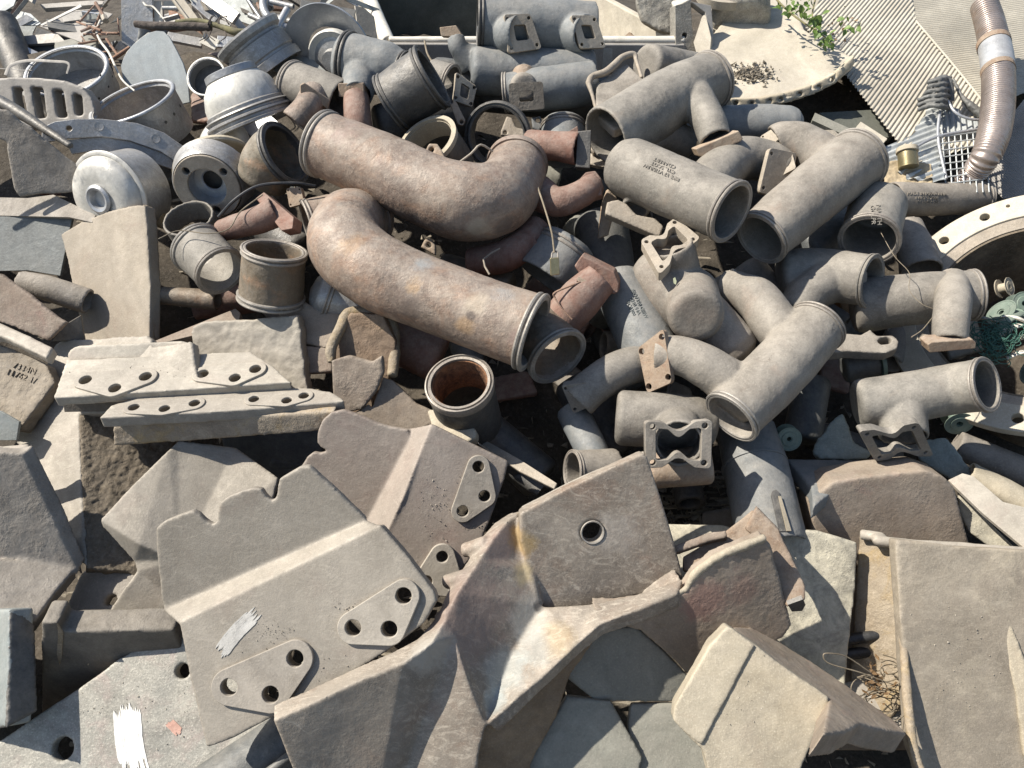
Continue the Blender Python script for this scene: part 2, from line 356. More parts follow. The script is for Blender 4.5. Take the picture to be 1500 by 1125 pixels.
# ---------------------------------------------------------------- things and parts
THINGS = []
def lab(o, label, cat, group=None, kind=None):
    if label: o['label'] = label
    if cat: o['category'] = cat
    if group: o['group'] = group
    if kind: o['kind'] = kind
class Thing:
    def __init__(s, name, label, cat, group=None):
        s.name, s.label, s.cat, s.group, s.parts = name, label, cat, group, []; THINGS.append(s)
    def add(s, name, m, mode='plain', parent=None, label=None, **k):
        bm = bmesh.new(); s.parts.append(dict(name=name, m=m, mode=mode, bm=bm, parent=parent, label=label, k=k)); return bm
    def build(s):
        vs = [v.co for p in s.parts for v in p['bm'].verts]
        lo = Vector([min(v[i] for v in vs) for i in range(3)]); hi = Vector([max(v[i] for v in vs) for i in range(3)])
        base = Vector(((lo.x+hi.x)/2, (lo.y+hi.y)/2, lo.z))
        single = len(s.parts) == 1
        if not single:
            root = bpy.data.objects.new(s.name, None); root.empty_display_size = .05; root.location = base; COL.objects.link(root); lab(root, s.label, s.cat, s.group)
        for i, p in enumerate(s.parts):
            bm = p['bm']; bmesh.ops.translate(bm, verts=bm.verts, vec=-base)
            bmesh.ops.recalc_face_normals(bm, faces=bm.faces)
            me = bpy.data.meshes.new(p['name']); bm.to_mesh(me); bm.free()
            me.materials.append(M[p['m']])
            o = bpy.data.objects.new(s.name if single else p['name'], me); COL.objects.link(o); p['o'] = o
            if single: o.location = base; lab(o, s.label, s.cat, s.group)
            else:
                o.parent = root if p['parent'] is None else p['parent']['o']
                if p['label']: o['label'] = p['label']
            mode, k = p['mode'], p['k']
            if mode == 'cast':                                    # fused, rounded, slightly uneven like a sand casting
                me.polygons.foreach_set('use_smooth', [True]*len(me.polygons))
                r = o.modifiers.new('fuse', 'REMESH'); r.mode = 'VOXEL'; r.voxel_size = k.get('vox', .0045); r.use_smooth_shade = True
                sm = o.modifiers.new('round', 'SMOOTH'); sm.factor = .5; sm.iterations = k.get('sm', 5)
                if k.get('dp', .002):
                    d = o.modifiers.new('uneven', 'DISPLACE'); d.texture = clouds(k.get('ds', .07)); d.strength = k.get('dp', .002)*2; d.mid_level = .5
                if k.get('dp2'):
                    d = o.modifiers.new('crust', 'DISPLACE'); d.texture = clouds(k.get('ds2', .018), 4); d.strength = k['dp2']*2; d.mid_level = .5
            elif mode == 'plate':                                 # flat plate: sharp but worn edges
                me.polygons.foreach_set('use_smooth', [True]*len(me.polygons))
                r = o.modifiers.new('fuse', 'REMESH'); r.mode = 'VOXEL'; r.voxel_size = k.get('vox', .0036); r.use_smooth_shade = True
                sm = o.modifiers.new('round', 'SMOOTH'); sm.factor = .5; sm.iterations = 3
                d = o.modifiers.new('uneven', 'DISPLACE'); d.texture = clouds(.22, 2); d.strength = k.get('dp', .0012)*2; d.mid_level = .5
            elif mode == 'crisp':
                me.polygons.foreach_set('use_smooth', [True]*len(me.polygons))
                b = o.modifiers.new('edge', 'BEVEL'); b.width = k.get('bev', .002); b.segments = 2; b.limit_method = 'ANGLE'; b.angle_limit = R(35); b.harden_normals = True
            elif mode == 'smooth':
                me.polygons.foreach_set('use_smooth', [True]*len(me.polygons)); me.set_sharp_from_angle(angle=R(k.get('ang', 38)))
                if k.get('dp'):
                    d = o.modifiers.new('dents', 'DISPLACE'); d.texture = clouds(k.get('ds', .07)); d.strength = k['dp']*2; d.mid_level = .5

# end ring of a pipe: two raised beads with a groove
def end_ring(T, p, t, r, m='ring', s=.62, name='end_ring'):
    bm = T.add(name, m, 'smooth', ang=30)
    lathe(bm, p, t, [(r*.88, -.36*r*s), (r*1.0, -.36*r*s), (r*1.045, -.33*r*s), (r*1.06, -.27*r*s), (r*1.045, -.2*r*s), (r*1.0, -.17*r*s), (r*1.0, -.12*r*s), (r*1.05, -.1*r*s), (r*1.068, -.03*r*s), (r*1.05, .03*r*s), (r*1.0, .04*r*s), (r*.985, .01*r*s), (r*.96, .01*r*s), (r*.95, .03*r*s), (r*.9, .03*r*s), (r*.88, .0)], seg=56)
def bil(q, u, v):
    (x0, y0), (x1, y1), (x2, y2), (x3, y3) = q; a = (u+1)/2; b = (v+1)/2      # TL TR BR BL, v down
    return (x0*(1-a)*(1-b)+x1*a*(1-b)+x2*a*b+x3*(1-a)*b, y0*(1-a)*(1-b)+y1*a*(1-b)+y2*a*b+y3*(1-a)*b)
def rrect(w=1., h=1., r=.2, n=5):
    o = []
    for cx, cy, a0 in ((w-r, -h+r, -90), (w-r, h-r, 0), (-w+r, h-r, 90), (-w+r, -h+r, 180)):
        for i in range(n+1):
            a = R(a0+90*i/n); o.append((cx+r*math.cos(a), cy+r*math.sin(a)))
    return o
def bow(w=1., h=1., waist=.5, r=.16, n=5):
    o = []
    def c(cx, cy, a0):
        for i in range(n+1):
            a = R(a0+90*i/n); o.append((cx+r*math.cos(a), cy+r*math.sin(a)))
    def dip(x0, x1, sgn):
        for i in range(1, 10):
            t = i/10; x = x0+(x1-x0)*t; k = (.5-.5*math.cos(2*math.pi*t)); o.append((x, sgn*(h-(h-waist)*k)))
    c(w-r, -h+r, -90); c(w-r, h-r, 0); dip(w*.62, -w*.62, 1); c(-w+r, h-r, 90); c(-w+r, -h+r, 180); dip(-w*.62, w*.62, -1)
    return o
def flange(T, pl, quad, t=.014, kind='rect', port=(.42, .45), m='flange', bolt=.1, name='flange', bolts=True):
    bm = T.add(name, m, 'crisp', bev=.0018)
    out = bow(1, 1, .58) if kind == 'bow' else rrect(1, 1, .2)
    holes = []
    if port: holes.append([bil(quad, u, v) for u, v in (bow(port[0]+.12, port[1]+.1, .3, .1) if kind == 'bow' else rrect(port[0], port[1], .13))])
    if bolts:
        ux = math.hypot(quad[1][0]-quad[0][0], quad[1][1]-quad[0][1]); vy = math.hypot(quad[3][0]-quad[0][0], quad[3][1]-quad[0][1])
        r = bolt*min(ux, vy)/2*1.3
        for su in (-.78, .78):
            for sv in (-.76, .76): x, y = bil(quad, su, sv); holes.append((x, y, r, 14))
    prism(bm, pl, [bil(quad, u, v) for u, v in out], t, holes)
    return bm
def cyl_hit(x, y, a, b, r):
    d = ray(x, y).normalized(); ax = (b-a).normalized(); m_ = C0-a
    dd = d-ax*d.dot(ax); mm = m_-ax*m_.dot(ax)
    A = dd.dot(dd); B = 2*dd.dot(mm); Cc = mm.dot(mm)-r*r; D = B*B-4*A*Cc
    if D < 0: D = 0
    p = C0+d*((-B-math.sqrt(D))/(2*A)); q = p-a; n = (q-ax*q.dot(ax)).normalized(); return p, n
def text_mesh(s):
    cu = bpy.data.curves.new('lettering', 'FONT'); cu.body = s; cu.size = 1; cu.align_x = 'CENTER'; cu.align_y = 'CENTER'; cu.space_line = .95; cu.fill_mode = 'FRONT'; cu.resolution_u = 2; cu.offset = -.004
    o = bpy.data.objects.new('lettering', cu); COL.objects.link(o); dg = bpy.context.evaluated_depsgraph_get()
    me = bpy.data.meshes.new_from_object(o.evaluated_get(dg)); bpy.data.objects.remove(o, do_unlink=True); bpy.data.curves.remove(cu); return me
def cast_text(T, s, x, y, dirx, upx, h, surf, m, lift=.0016):
    """raised letters lying on a surface: dirx / upx are the reading and up directions on the picture, h the letter size in px"""
    me = text_mesh(s); bm = T.add('cast_lettering', m, 'plain')
    la = math.hypot(*dirx); lb = math.hypot(*upx); vs = []
    for v in me.vertices:
        px = x+(v.co.x*dirx[0]/la+v.co.y*upx[0]/lb)*h; py = y+(v.co.x*dirx[1]/la+v.co.y*upx[1]/lb)*h
        if isinstance(surf, Plane): p, n = surf.at(px, py), surf.n
        else: p, n = cyl_hit(px, py, *surf)
        vs.append((bm.verts.new(p+n*lift), bm.verts.new(p-n*.001)))
    ed = {}
    for f in me.polygons:
        a = [vs[i][0] for i in f.vertices]
        try: bm.faces.new(a)
        except ValueError: continue
        for e in f.edge_keys: ed.setdefault(e, 0); ed[e] += 1
    for (i, j), c in ed.items():
        if c == 1:
            try: bm.faces.new((vs[i][0], vs[j][0], vs[j][1], vs[i][1]))
            except ValueError: pass
    bpy.data.meshes.remove(me)

def PP(lst):
    """list of (x,y,h,rpx) -> world points and metric radii"""
    pts = [P(a[0], a[1], a[2]) for a in lst]; return pts, [px2m(p, a[3]) for p, a in zip(pts, lst)]
GP = 'grey cast branch pipes heaped together'
GL = 'steel liner castings piled in front'

def cyl_patch(T, name, m, out, cyl, t, lift=.001, mode='plain', **k):
    b = T.add(name, m, mode, **k); hit = [cyl_hit(x, y, *cyl) for x, y in out]
    a = [b.verts.new(p+n*lift) for p, n in hit]; c = [b.verts.new(p-n*t) for p, n in hit]
    b.faces.new(a); b.faces.new(c[::-1]); n_ = len(a)
    for i in range(n_): b.faces.new((a[i], c[i], c[(i+1) % n_], a[(i+1) % n_]))
# ================================================================ front: liner castings
def fold(pl, a, b, nx, ny):
    A, B = pl.at(*a), pl.at(*b); e = (B-A).normalized(); n = RT*nx+UP*ny-FW; n = n-e*n.dot(e); return Plane(A, n)
def hull_pad(pl, centers, rpx, n=10):
    cs = [pl.at(*c) for c in centers]; o = sum(cs, Vector())/len(cs); u = pl.n.cross(Vector((.3, .2, 1))).normalized(); v = pl.n.cross(u)
    r = px2m(o, rpx); pts = []
    for c in cs:
        for i in range(n*3):
            a = 2*math.pi*i/(n*3); p = c-o+u*r*math.cos(a)+v*r*math.sin(a); pts.append((p.dot(u), p.dot(v)))
    pts = sorted(set(pts))
    def half(ps):
        h = []
        for p in ps:
            while len(h) > 1 and (h[-1][0]-h[-2][0])*(p[1]-h[-2][1])-(h[-1][1]-h[-2][1])*(p[0]-h[-2][0]) <= 0: h.pop()
            h.append(p)
        return h
    h = half(pts)[:-1]+half(pts[::-1])[:-1]
    return [o+u*a+v*b for a, b in h]
def pad(T, pl, centers, rpx, rh, t=.010, m='pad'):
    bm = T.add('bolt_pad', m, 'crisp', bev=.0022); q = pl.off(t)
    prism3(bm, hull_pad(q, centers, rpx), [circ(q, x, y, rh) for x, y in centers], q.n, t+.004)
def plate(name, label, cat, m, pl, out, t=.02, holes=(), mode='cast', w=None, group=None, **k):
    T = Thing(name, label, cat, group); bm = T.add(name, m, mode, **k); prism(bm, pl, out, t, holes, w); return T

def brush(T, pl, a, b_, w, n, m, seed, lift=.0012, label=None):
    b = T.add('paint_mark', m, 'plain', label=label); rnd = random.Random(seed); dx, dy = b_[0]-a[0], b_[1]-a[1]; l = math.hypot(dx, dy); ux, uy = dx/l, dy/l; vx, vy = -uy, ux
    for k in range(n):
        o = (k+.5)/n*w-w/2; hw = w/n*rnd.uniform(.45, .85); s0 = rnd.uniform(-.09, .1)*l; s1 = l*(1+rnd.uniform(-.16, .12)); top, bot = [], []; st = 12
        for i in range(st+1):
            t = s0+(s1-s0)*i/st; e = 1 if 0 < i < st else .2; q = o+2.2*math.sin(t*.05+seed)
            top.append((a[0]+ux*t+vx*(q-hw*e*rnd.uniform(.7, 1.1)), a[1]+uy*t+vy*(q-hw*e*rnd.uniform(.7, 1.1)))); bot.append((a[0]+ux*t+vx*(q+hw*e*rnd.uniform(.7, 1.1)), a[1]+uy*t+vy*(q+hw*e*rnd.uniform(.7, 1.1))))
        prism(b, pl.off(lift+k*.00006), top+bot[::-1], lift+.002)
# --- toothed liner, centre left
T = Thing('toothed_liner', 'bent liner plate with a toothed upper edge and two raised three-hole pads', 'liner plate', GL)
A = pln(430, 950, .23, -.06, .10); B = fold(A, (557, 770), (262, 912), -.25, 1.3); C = fold(B, (536, 762), (240, 893), .02, -.12)
b = T.add('plate', 'liner', 'cast', vox=.0034, sm=8, dp=.0009, ds=.2)
h1 = [(335, 1007), (432, 965), (396, 1018)]; h2 = [(517, 920), (591, 873), (570, 922)]
prism(b, A, [(557, 769), (597, 815), (637, 868), (640, 880), (622, 912), (580, 945), (520, 985), (455, 1020), (400, 1050), (340, 1082), (302, 1096), (296, 1070), (277, 990), (262, 912)], .035, [(x, y, 12.5) for x, y in h1+h2])
prism(b, B, [(557, 769), (262, 913), (238, 893), (536, 761)], .02)
prism(b, C, [(537, 762), (500, 726), (477, 705), (453, 683), (440, 684), (425, 692), (409, 702), (407, 716), (405, 728), (399, 735), (390, 728), (383, 717), (372, 715), (352, 720), (334, 727), (321, 737), (318, 752), (319, 763), (312, 770), (302, 764), (292, 754), (281, 748), (262, 754), (240, 764), (229, 774), (229, 800), (233, 850), (239, 894)], .02, w=1.)
pad(T, A, h1, 27, 12.5); pad(T, A, h2, 24, 12)
brush(T, A, (322, 957), (372, 899), 22, 9, 'greypaint', 3)

TOOTHED = A
# --- liner behind it, right
T = Thing('stepped_liner', 'pinkish stepped liner plate with a bright ridge, behind the toothed liner', 'liner plate', GL)
A = pln(670, 740, .10, .10, -.02); B = fold(A, (632, 622), (560, 795), -1.1, .5); C = fold(B, (596, 652), (531, 775), .12, .12)
b = T.add('plate', 'linerpink', 'cast', vox=.0034, sm=8, dp=.0009, ds=.2)
h1 = [(701, 684), (710, 727), (678, 749)]; h2 = [(648, 816)]
prism(b, A, [(632, 621), (745, 676), (740, 700), (718, 762), (700, 805), (665, 850), (640, 880), (600, 850), (556, 800), (560, 790), (590, 730), (615, 670)], .022, [(x, y, 8.5) for x, y in h1+h2])
prism(b, B, [(632, 621), (600, 627), (596, 652), (531, 775), (548, 800), (560, 796), (590, 730), (614, 668)], .02)
prism(b, C, [(599, 651), (598, 630), (560, 622), (520, 606), (503, 600), (484, 604), (472, 615), (465, 632), (464, 648), (470, 655), (482, 661), (468, 664), (459, 662), (450, 670), (440, 685), (470, 712), (532, 778)], .02, w=.9)
pad(T, A, h1, 17, 8.5); pad(T, A, [(648, 816), (625, 852), (660, 856)], 19, 8.5)

STEPPED = A
# --- liner left of centre, in half shade
T = Thing('ridged_liner', 'dusty liner with a rolled ridge running down to a narrow leg, behind the toothed one', 'liner plate', GL)
b = T.add('plate', 'liner', 'cast', vox=.0036, dp=.001, sm=4)
V = [(146, 762, .09), (196, 708, .09), (246, 660, .08), (262, 645, .07), (345, 655, .03), (408, 700, .03), (390, 770, .02), (300, 850, .02), (262, 820, .05), (205, 798, .08), (150, 772, .075), (196, 822, .02), (200, 838, .01), (178, 868, .0), (155, 903, -.02), (225, 903, -.03), (262, 880, -.03)]
shell(b, V, [[0, 1, 9], [1, 2, 8, 9], [2, 3, 4, 8], [4, 5, 6, 8], [6, 7, 8], [0, 9, 10], [10, 9, 11], [9, 8, 12, 11], [8, 7, 16, 12], [12, 16, 15, 13], [13, 15, 14]], .022)
plate('inner_wall', 'dark sheet added as the shade of the hollow under the lower stacked slab', 'plate', 'sheetdark', pln(400, 660, -.12, .0, -.2), [(320, 630), (470, 615), (475, 690), (420, 720), (340, 700)], .02, dp=.001)  # dark sheet added behind to make the hollow look shaded

# --- mud caked side + big pale slab
T = Thing('pale_slab', 'large pale dusty slab with a mud-caked side, leaning under the stacked hole plates', 'slab')
A = pln(100, 640, .0, -.35, .35); B = fold(A, (116, 604), (126, 830), .55, .05)
b = T.add('slab', 'slab', 'cast', vox=.005, dp=.002, sm=5)
prism(b, A, [(80, 504), (90, 498), (215, 491), (222, 498), (222, 508), (280, 500), (290, 560), (240, 606), (116, 606), (118, 680), (126, 830), (115, 822), (78, 740), (50, 672), (22, 648), (35, 610), (60, 550)], .03, w=.8)
b = T.add('mud_face', 'mud', 'cast', vox=.004, dp=.004, ds=.03, dp2=.003, ds2=.012, sm=2)
prism(b, B, [(116, 600), (250, 600), (260, 640), (235, 700), (205, 800), (205, 850), (190, 838), (127, 832), (120, 700)], .04)

# --- stacked slabs with three-hole pads
T = Thing('hole_slab', 'upper of two stacked flat slabs with three-hole pads, a rounded ledge behind it', 'liner plate', GL)
A = pln(260, 550, .13, -.05, 1.0)
b = T.add('slab', 'slab', 'plate', vox=.0036, dp=.0006)
h1 = [(125, 556), (213, 551), (168, 568)]; h2 = [(297, 547), (374, 540), (344, 553)]
prism(b, A, [(97, 527), (367, 514), (400, 536), (426, 560), (250, 572), (78, 583)], .03, [(x, y, 9.5) for x, y in h1+h2])
q = fold(A, (97, 527), (278, 518), -.1, -.2).off(.0)
b = T.add('ledge', 'slab', 'cast', vox=.004, dp=.0015); A2 = pln(190, 512, .09, -.05, .1)
prism(b, A2, [(98, 520), (103, 511), (115, 506), (265, 499), (276, 502), (279, 508), (276, 518), (260, 524), (101, 530)], .05)
pad(T, A, h1, 17, 9, .006, 'slab'); pad(T, A, h2, 16, 8.5, .006, 'slab')
b = T.add('under_rib', 'lined', 'crisp'); prism(b, pln(200, 596, .07, 0, -.5), [(92, 592), (300, 584), (420, 572), (420, 583), (200, 602), (94, 604)], .05)
SLABTOP = A
T = Thing('hole_slab', 'lower of two stacked flat slabs with three-hole pads, tapered at its right end', 'liner plate', GL)
A = pln(320, 598, .16, -.05, 1.35)
b = T.add('slab', 'slab', 'plate', vox=.0036, dp=.0006)
h1 = [(196, 596), (285, 590), (241, 598)]; h2 = [(372, 584), (445, 579), (420, 586)]
prism(b, A, [(162, 594), (200, 582), (330, 570), (455, 568), (485, 574), (503, 584), (503, 588), (330, 602), (145, 612)], .032, [(x, y, 9) for x, y in h1+h2])
pad(T, A, h1, 15, 8, .004, 'slab'); pad(T, A, h2, 14, 7.5, .004, 'slab')
b = T.add('lower_layer', 'stained', 'cast', dp=.0015); prism(b, pln(320, 628, .11, -.05, -.5), [(165, 624), (330, 612), (492, 602), (466, 632), (300, 645), (166, 654)], .06)

# --- upright plates
plate('flat_plate', 'thick grey plate with a crumbling left corner, standing behind the stacked hole slabs', 'plate', 'liner', pln(360, 520, .02, -.2, .0), [(279, 488), (282, 478), (300, 471), (380, 466), (434, 461), (440, 480), (446, 540), (452, 573), (430, 580), (290, 560)], .035, w=1.2, dp=.003, ds=.03)
T = Thing('fan_plate', 'tan wedge-shaped upright casting with an arched top', 'plate', None)
A = pln(160, 400, -.03, -.38, .05); B = fold(A, (206, 300), (218, 497), .9, 0)
b = T.add('face', 'tan', 'plate', vox=.004, dp=.0015); prism(b, A, [(89, 345), (93, 340), (120, 325), (160, 309), (200, 300), (212, 300), (215, 330), (220, 420), (219, 497), (128, 512), (112, 450), (98, 380)], .04, w=.6)
b = T.add('edge_flange', 'stained', 'cast', dp=.002); prism(b, B, [(209, 300), (214, 299), (228, 305), (224, 325), (226, 400), (228, 497), (217, 498), (214, 360)], .05)
b = T.add('lug', 'stained', 'cast', dp=.002); prism(b, pln(230, 315, -.07, 0, 0), [(212, 300), (232, 303), (240, 309), (240, 335), (222, 330)], .03)

# --- left block with a facing step
T = Thing('corner_casting', 'brown corner casting at the left border with an upright face over a lit shelf', 'casting', GL)
A = pln(50, 750, .12, .22, -.15); B = fold(A, (0, 810), (112, 832), -.05, 1.0); C = fold(A, (32, 664), (112, 832), 1.5, -.1)
b = T.add('body', 'browns', 'cast', vox=.0045, dp=.002)
prism(b, A, [(-200, 652), (33, 664), (75, 750), (112, 832), (50, 824), (-200, 808)], .05); prism(b, B, [(-200, 806), (50, 822), (112, 831), (80, 870), (50, 912), (-200, 892)], .05)
prism(b, C, [(33, 664), (48, 651), (88, 730), (125, 818), (113, 842), (111, 830)], .06)
b = T.add('top_edge', 'slab', 'cast', dp=.001); prism(b, pln(20, 657, .12, 0, 1.6), [(-200, 646), (6, 652), (44, 649), (33, 665), (-200, 662)], .01)  # lit top put into the colour: paler than the brown body
T = Thing('dark_block', 'blue-black block casting in the lower left corner, its lit face coloured pale bluish', 'casting')
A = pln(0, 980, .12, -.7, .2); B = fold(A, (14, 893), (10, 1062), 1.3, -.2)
b = T.add('lit_face', 'sheetblue', 'cast', dp=.001); prism(b, A, [(-200, 890), (14, 892), (12, 980), (9, 1064), (-200, 1100)], .05)  # lit side coloured pale blue, shaded side near-black: light put into colour
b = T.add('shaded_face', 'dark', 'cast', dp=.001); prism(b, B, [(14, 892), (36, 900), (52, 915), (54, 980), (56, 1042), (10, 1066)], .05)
T = Thing('box_casting', 'dark box-like casting with its lit top edge coloured pale, above the white-marked plate', 'casting')
A = pln(160, 960, .05, .05, -.75); B = fold(A, (90, 925), (255, 925), 0, 1.6)
b = T.add('front', 'lined', 'cast', dp=.002); prism(b, A, [(60, 912), (84, 912), (90, 926), (255, 922), (270, 960), (240, 1040), (60, 1045)], .06)
b = T.add('top_edge', 'slab', 'cast', dp=.0015); prism(b, pln(160, 908, .065, 0, 1.3), [(60, 912), (66, 901), (80, 896), (160, 897), (252, 897), (262, 918), (170, 925), (92, 925), (84, 908)], .03)  # lit top band put into the colour as a paler strip
b = T.add('rust_streak', 'stained', 'plain'); prism(b, A.off(.002), wob([(84, 914), (92, 928), (91, 960), (88, 975), (83, 960), (84, 935)], 5, .8), .003)
plate('tab_plate', 'small brown plate with a notch, lying between the box casting and the ridged liner', 'plate', 'browns', pln(150, 870, -.04, -.1, .4), [(92, 900), (105, 868), (115, 845), (122, 836), (140, 834), (196, 839), (215, 850), (215, 900)], .03, [[(150, 888), (157, 873), (170, 869), (172, 884)]], dp=.002)

# --- painted plate at bottom left
T = Thing('painted_plate', 'large mottled grey plate with a white brushed paint mark', 'plate', GL)
A = pln(200, 1050, .04, -.05, .30)
b = T.add('plate', 'painted', 'plate', vox=.0042)
prism(b, A, [(-200, 1112), (0, 1085), (60, 1044), (110, 1012), (150, 984), (172, 966), (215, 944), (262, 921), (330, 950), (400, 1060), (420, 1090), (345, 1150), (330, 1330), (-200, 1330)], .03, [(91, 1097, 16.5), (267, 983, 11)])
brush(T, A, (183, 1038), (198, 1128), 40, 15, 'paint', 5)
brush(T, A, (249, 1058), (262, 1074), 14, 6, 'pinkpaint', 9, label='faint pink paint mark')
PAINTED = A
T = Thing('shaded_beam', 'dark blue-grey beam in the shade below the toothed liner', 'beam')
b = T.add('beam', 'sheetdark', 'cast', dp=.001); pts, rr = PP([(300, 1170, .02, 45), (430, 1080, .02, 45)]); tube(b, pts, rr, None)
b = T.add('rib', 'sheetdark', 'smooth'); pts, rr = PP([(330, 1180, .09, 7), (440, 1095, .09, 7)]); tube(b, pts, rr, None)

# --- the big casting with the hole
T = Thing('bracket_casting', 'massive twisted bracket casting with one round hole and an ochre stain', 'casting')
A = pln(870, 780, .22, .12, -.12)                      # holed wing
F = fold(A, (762, 760), (790, 890), 1.0, -.25)         # inner left slope of the valley
OC = (.40, .27, .09); BW = (.36, .41, .40); BR = (.20, .125, .085); WH = (.50, .47, .40); PB = (.24, .17, .14); DK = (.09, .08, .07)
stain('bracket', 'scraped', [(P(700, 900, .25), .10, PB, .6), (P(740, 800, .24), .05, PB, .7), (P(640, 960, .27), .05, (.36, .33, .28), .8), (P(520, 1080, .24), .12, (.24, .21, .17), .6), (P(768, 790, .21), .034, OC, .5), (P(772, 760, .21), .022, OC, .4),
    (P(762, 840, .19), .026, (.38, .30, .16), .6), (P(775, 905, .17), .045, WH, .45), (P(740, 985, .165), .05, BW, .35), (P(780, 945, .18), .04, BW, .25), (P(725, 1030, .16), .03, BW, .45), (P(820, 930, .19), .04, OC, .25), (P(900, 780, .2), .05, (.40, .36, .31), .4),
    (P(790, 888, .17), .012, DK, .9), (P(700, 690, .21), .02, DK, 0.), (P(960, 690, .2), .04, (.19, .155, .13), .5), (P(800, 720, .2), .03, (.2, .14, .1), .6)])
b = T.add('body', 'bracket', 'cast', vox=.0034, dp=.0018, ds=.11, sm=10)
prism(b, A, [(762, 752), (830, 716), (900, 683), (943, 664), (949, 670), (966, 720), (984, 780), (1000, 840), (1000, 862), (960, 868), (900, 880), (862, 892), (792, 893), (775, 840), (762, 790)], .035, [(868, 780, 18)])
V = [(792, 888, .165), (862, 884, .175), (940, 868, .185), (1000, 848, .195), (992, 870, .21), (938, 892, .212), (880, 914, .208), (845, 945, .203), (800, 988, .195), (760, 1020, .185), (712, 1062, .178), (718, 1040, .155), (752, 952, .155)]
shell(b, V, [[0, 1, 6, 7], [1, 2, 5, 6], [2, 3, 4, 5], [0, 7, 8, 12], [12, 8, 9], [12, 9, 10, 11]], .04)
V = [(764, 748, .212), (742, 764, .235), (722, 788, .245), (702, 820, .255), (670, 868, .265), (654, 902, .265), (664, 930, .25), (690, 1010, .21), (712, 1062, .178), (718, 1040, .155), (752, 952, .155), (792, 888, .165), (776, 840, .185), (755, 820, .20)]
shell(b, V, [[0, 1, 13, 12], [1, 2, 3, 13], [3, 4, 12, 13], [4, 11, 12], [4, 5, 6], [4, 6, 10, 11], [6, 7, 9, 10], [7, 8, 9]], .05)
V = [(400, 1056, .27), (450, 1034, .272), (520, 1000, .275), (590, 972, .278), (630, 944, .278), (654, 904, .266), (666, 932, .25), (690, 1010, .21), (712, 1062, .178), (700, 1110, .15), (690, 1330, .0), (520, 1330, .0), (460, 1200, .12), (428, 1125, .20)]
shell(b, V, [[0, 1, 13], [1, 2, 12, 13], [2, 3, 11, 12], [3, 4, 6, 11], [4, 5, 6], [6, 7, 9, 11], [7, 8, 9], [9, 10, 11]], .05)
pts, rr = PP([(766, 750, .205, 7), (764, 800, .19, 8), (778, 850, .175, 9), (788, 888, .15, 9)]); tube(b, pts, rr, None)
for a, c in (((680, 806, .20, 11), (712, 800, .22, 15)), ((652, 852, .21, 10), (684, 848, .23, 15)), ((642, 905, .23, 8), (660, 900, .25, 13))):
    pts, rr = PP([a, c]); tube(b, pts, rr, None, 'flat', 'flat')
b = T.add('bore_ring', 'ring', 'smooth'); c = A.at(868, 780); rr_ = px2m(c, 17.5); lathe(b, c, A.n, [(rr_*.88, -.03), (rr_, -.03), (rr_*1.02, .0005), (rr_*.98, .002), (rr_*.88, .001)])
b = T.add('rim_strip', 'slab', 'cast', dp=.0008); pts, rr = PP([(765, 747, .215, 5.5), (850, 704, .213, 5.5), (945, 665, .213, 5.5)]); tube(b, pts, rr, None)  # sunlit top edge of the wing painted as a pale strip
b = T.add('right_cheek', 'scraped', 'cast', dp=.002); prism(b, pln(950, 880, .15, .4, -.8), [(1000, 852), (1001, 872), (985, 884), (942, 893), (950, 882)], .04)
b = T.add('underside', 'brownside', 'cast', vox=.004, dp=.003, ds=.06)
U = pl3((880, 908, .165), (712, 1060, .15), (740, 1125, .08))
prism(b, U, [(880, 912), (845, 945), (800, 988), (760, 1020), (712, 1060), (690, 1110), (680, 1330), (755, 1330), (778, 1120), (815, 1050), (838, 985), (884, 922)], .05)
for x, y, s in ((610, 1078, 5), (660, 1055, 4)): pass

# --- small plates under it
plate('hexagonal_plate', 'dark six-sided flat plate with a crusty broken edge, wedged under the bracket casting', 'plate', 'greenslab', pln(920, 980, .08, .12, -.05), [(819, 985), (880, 920), (932, 918), (975, 955), (1017, 1000), (1003, 1029), (873, 1028)], .02, dp=.0012)
stain('roughred', 'rockbrown', [(P(1030, 880, .18), .05, (.27, .13, .105), .5), (P(1080, 860, .18), .04, (.24, .13, .1), .4), (P(1120, 910, .18), .05, (.2, .18, .14), .5)])
T = plate('rough_plate', 'rough reddish-brown plate with its lit jagged top edge coloured pale, beside the bracket casting', 'plate', 'roughred', pln(1030, 890, .17, .10, -.35), [(870, 893), (905, 893), (935, 888), (955, 886), (985, 876), (1005, 868), (1020, 845), (1050, 822), (1090, 804), (1122, 792), (1130, 800), (1142, 845), (1160, 915), (1148, 935), (1118, 946), (1060, 975), (1010, 990), (985, 965), (940, 925), (900, 915)], .045, w=1.4, vox=.004, dp=.0012, ds=.1, dp2=.0007, ds2=.012)
T.parts[0]['name'] = 'plate'
b = T.add('broken_edge', 'creamcast', 'cast', vox=.0035, dp=.003, ds=.02)  # lit top edge of the plate painted in cream
q = pln(1030, 890, .17, .10, -.35); pts = [q.at(x, y)-q.n*.006 for x, y in ((905, 892), (936, 886), (955, 883), (985, 873), (1005, 865), (1020, 843), (1050, 820), (1090, 802), (1122, 790))]; rr = [.003, .005, .007, .006, .007, .009, .009, .010, .009]; tube(b, pts, rr, None, 'flat', 'flat')
plate('flat_plate', 'shaded grey-green flat plate with a pale smear, bottom centre below the hexagonal plate', 'plate', 'greenslab', pln(850, 1080, .05, 0, .2), [(830, 1020), (895, 1027), (942, 1110), (938, 1123), (930, 1330), (740, 1330), (770, 1120)], .03, dp=.001)
plate('flat_plate', 'shaded greenish plate half hidden by the cream block, bottom centre right', 'plate', 'greenslab', pln(980, 1090, .03, 0, .3), [(925, 1030), (1010, 1030), (1060, 1060), (1090, 1330), (930, 1330), (920, 1060)], .03, dp=.001)
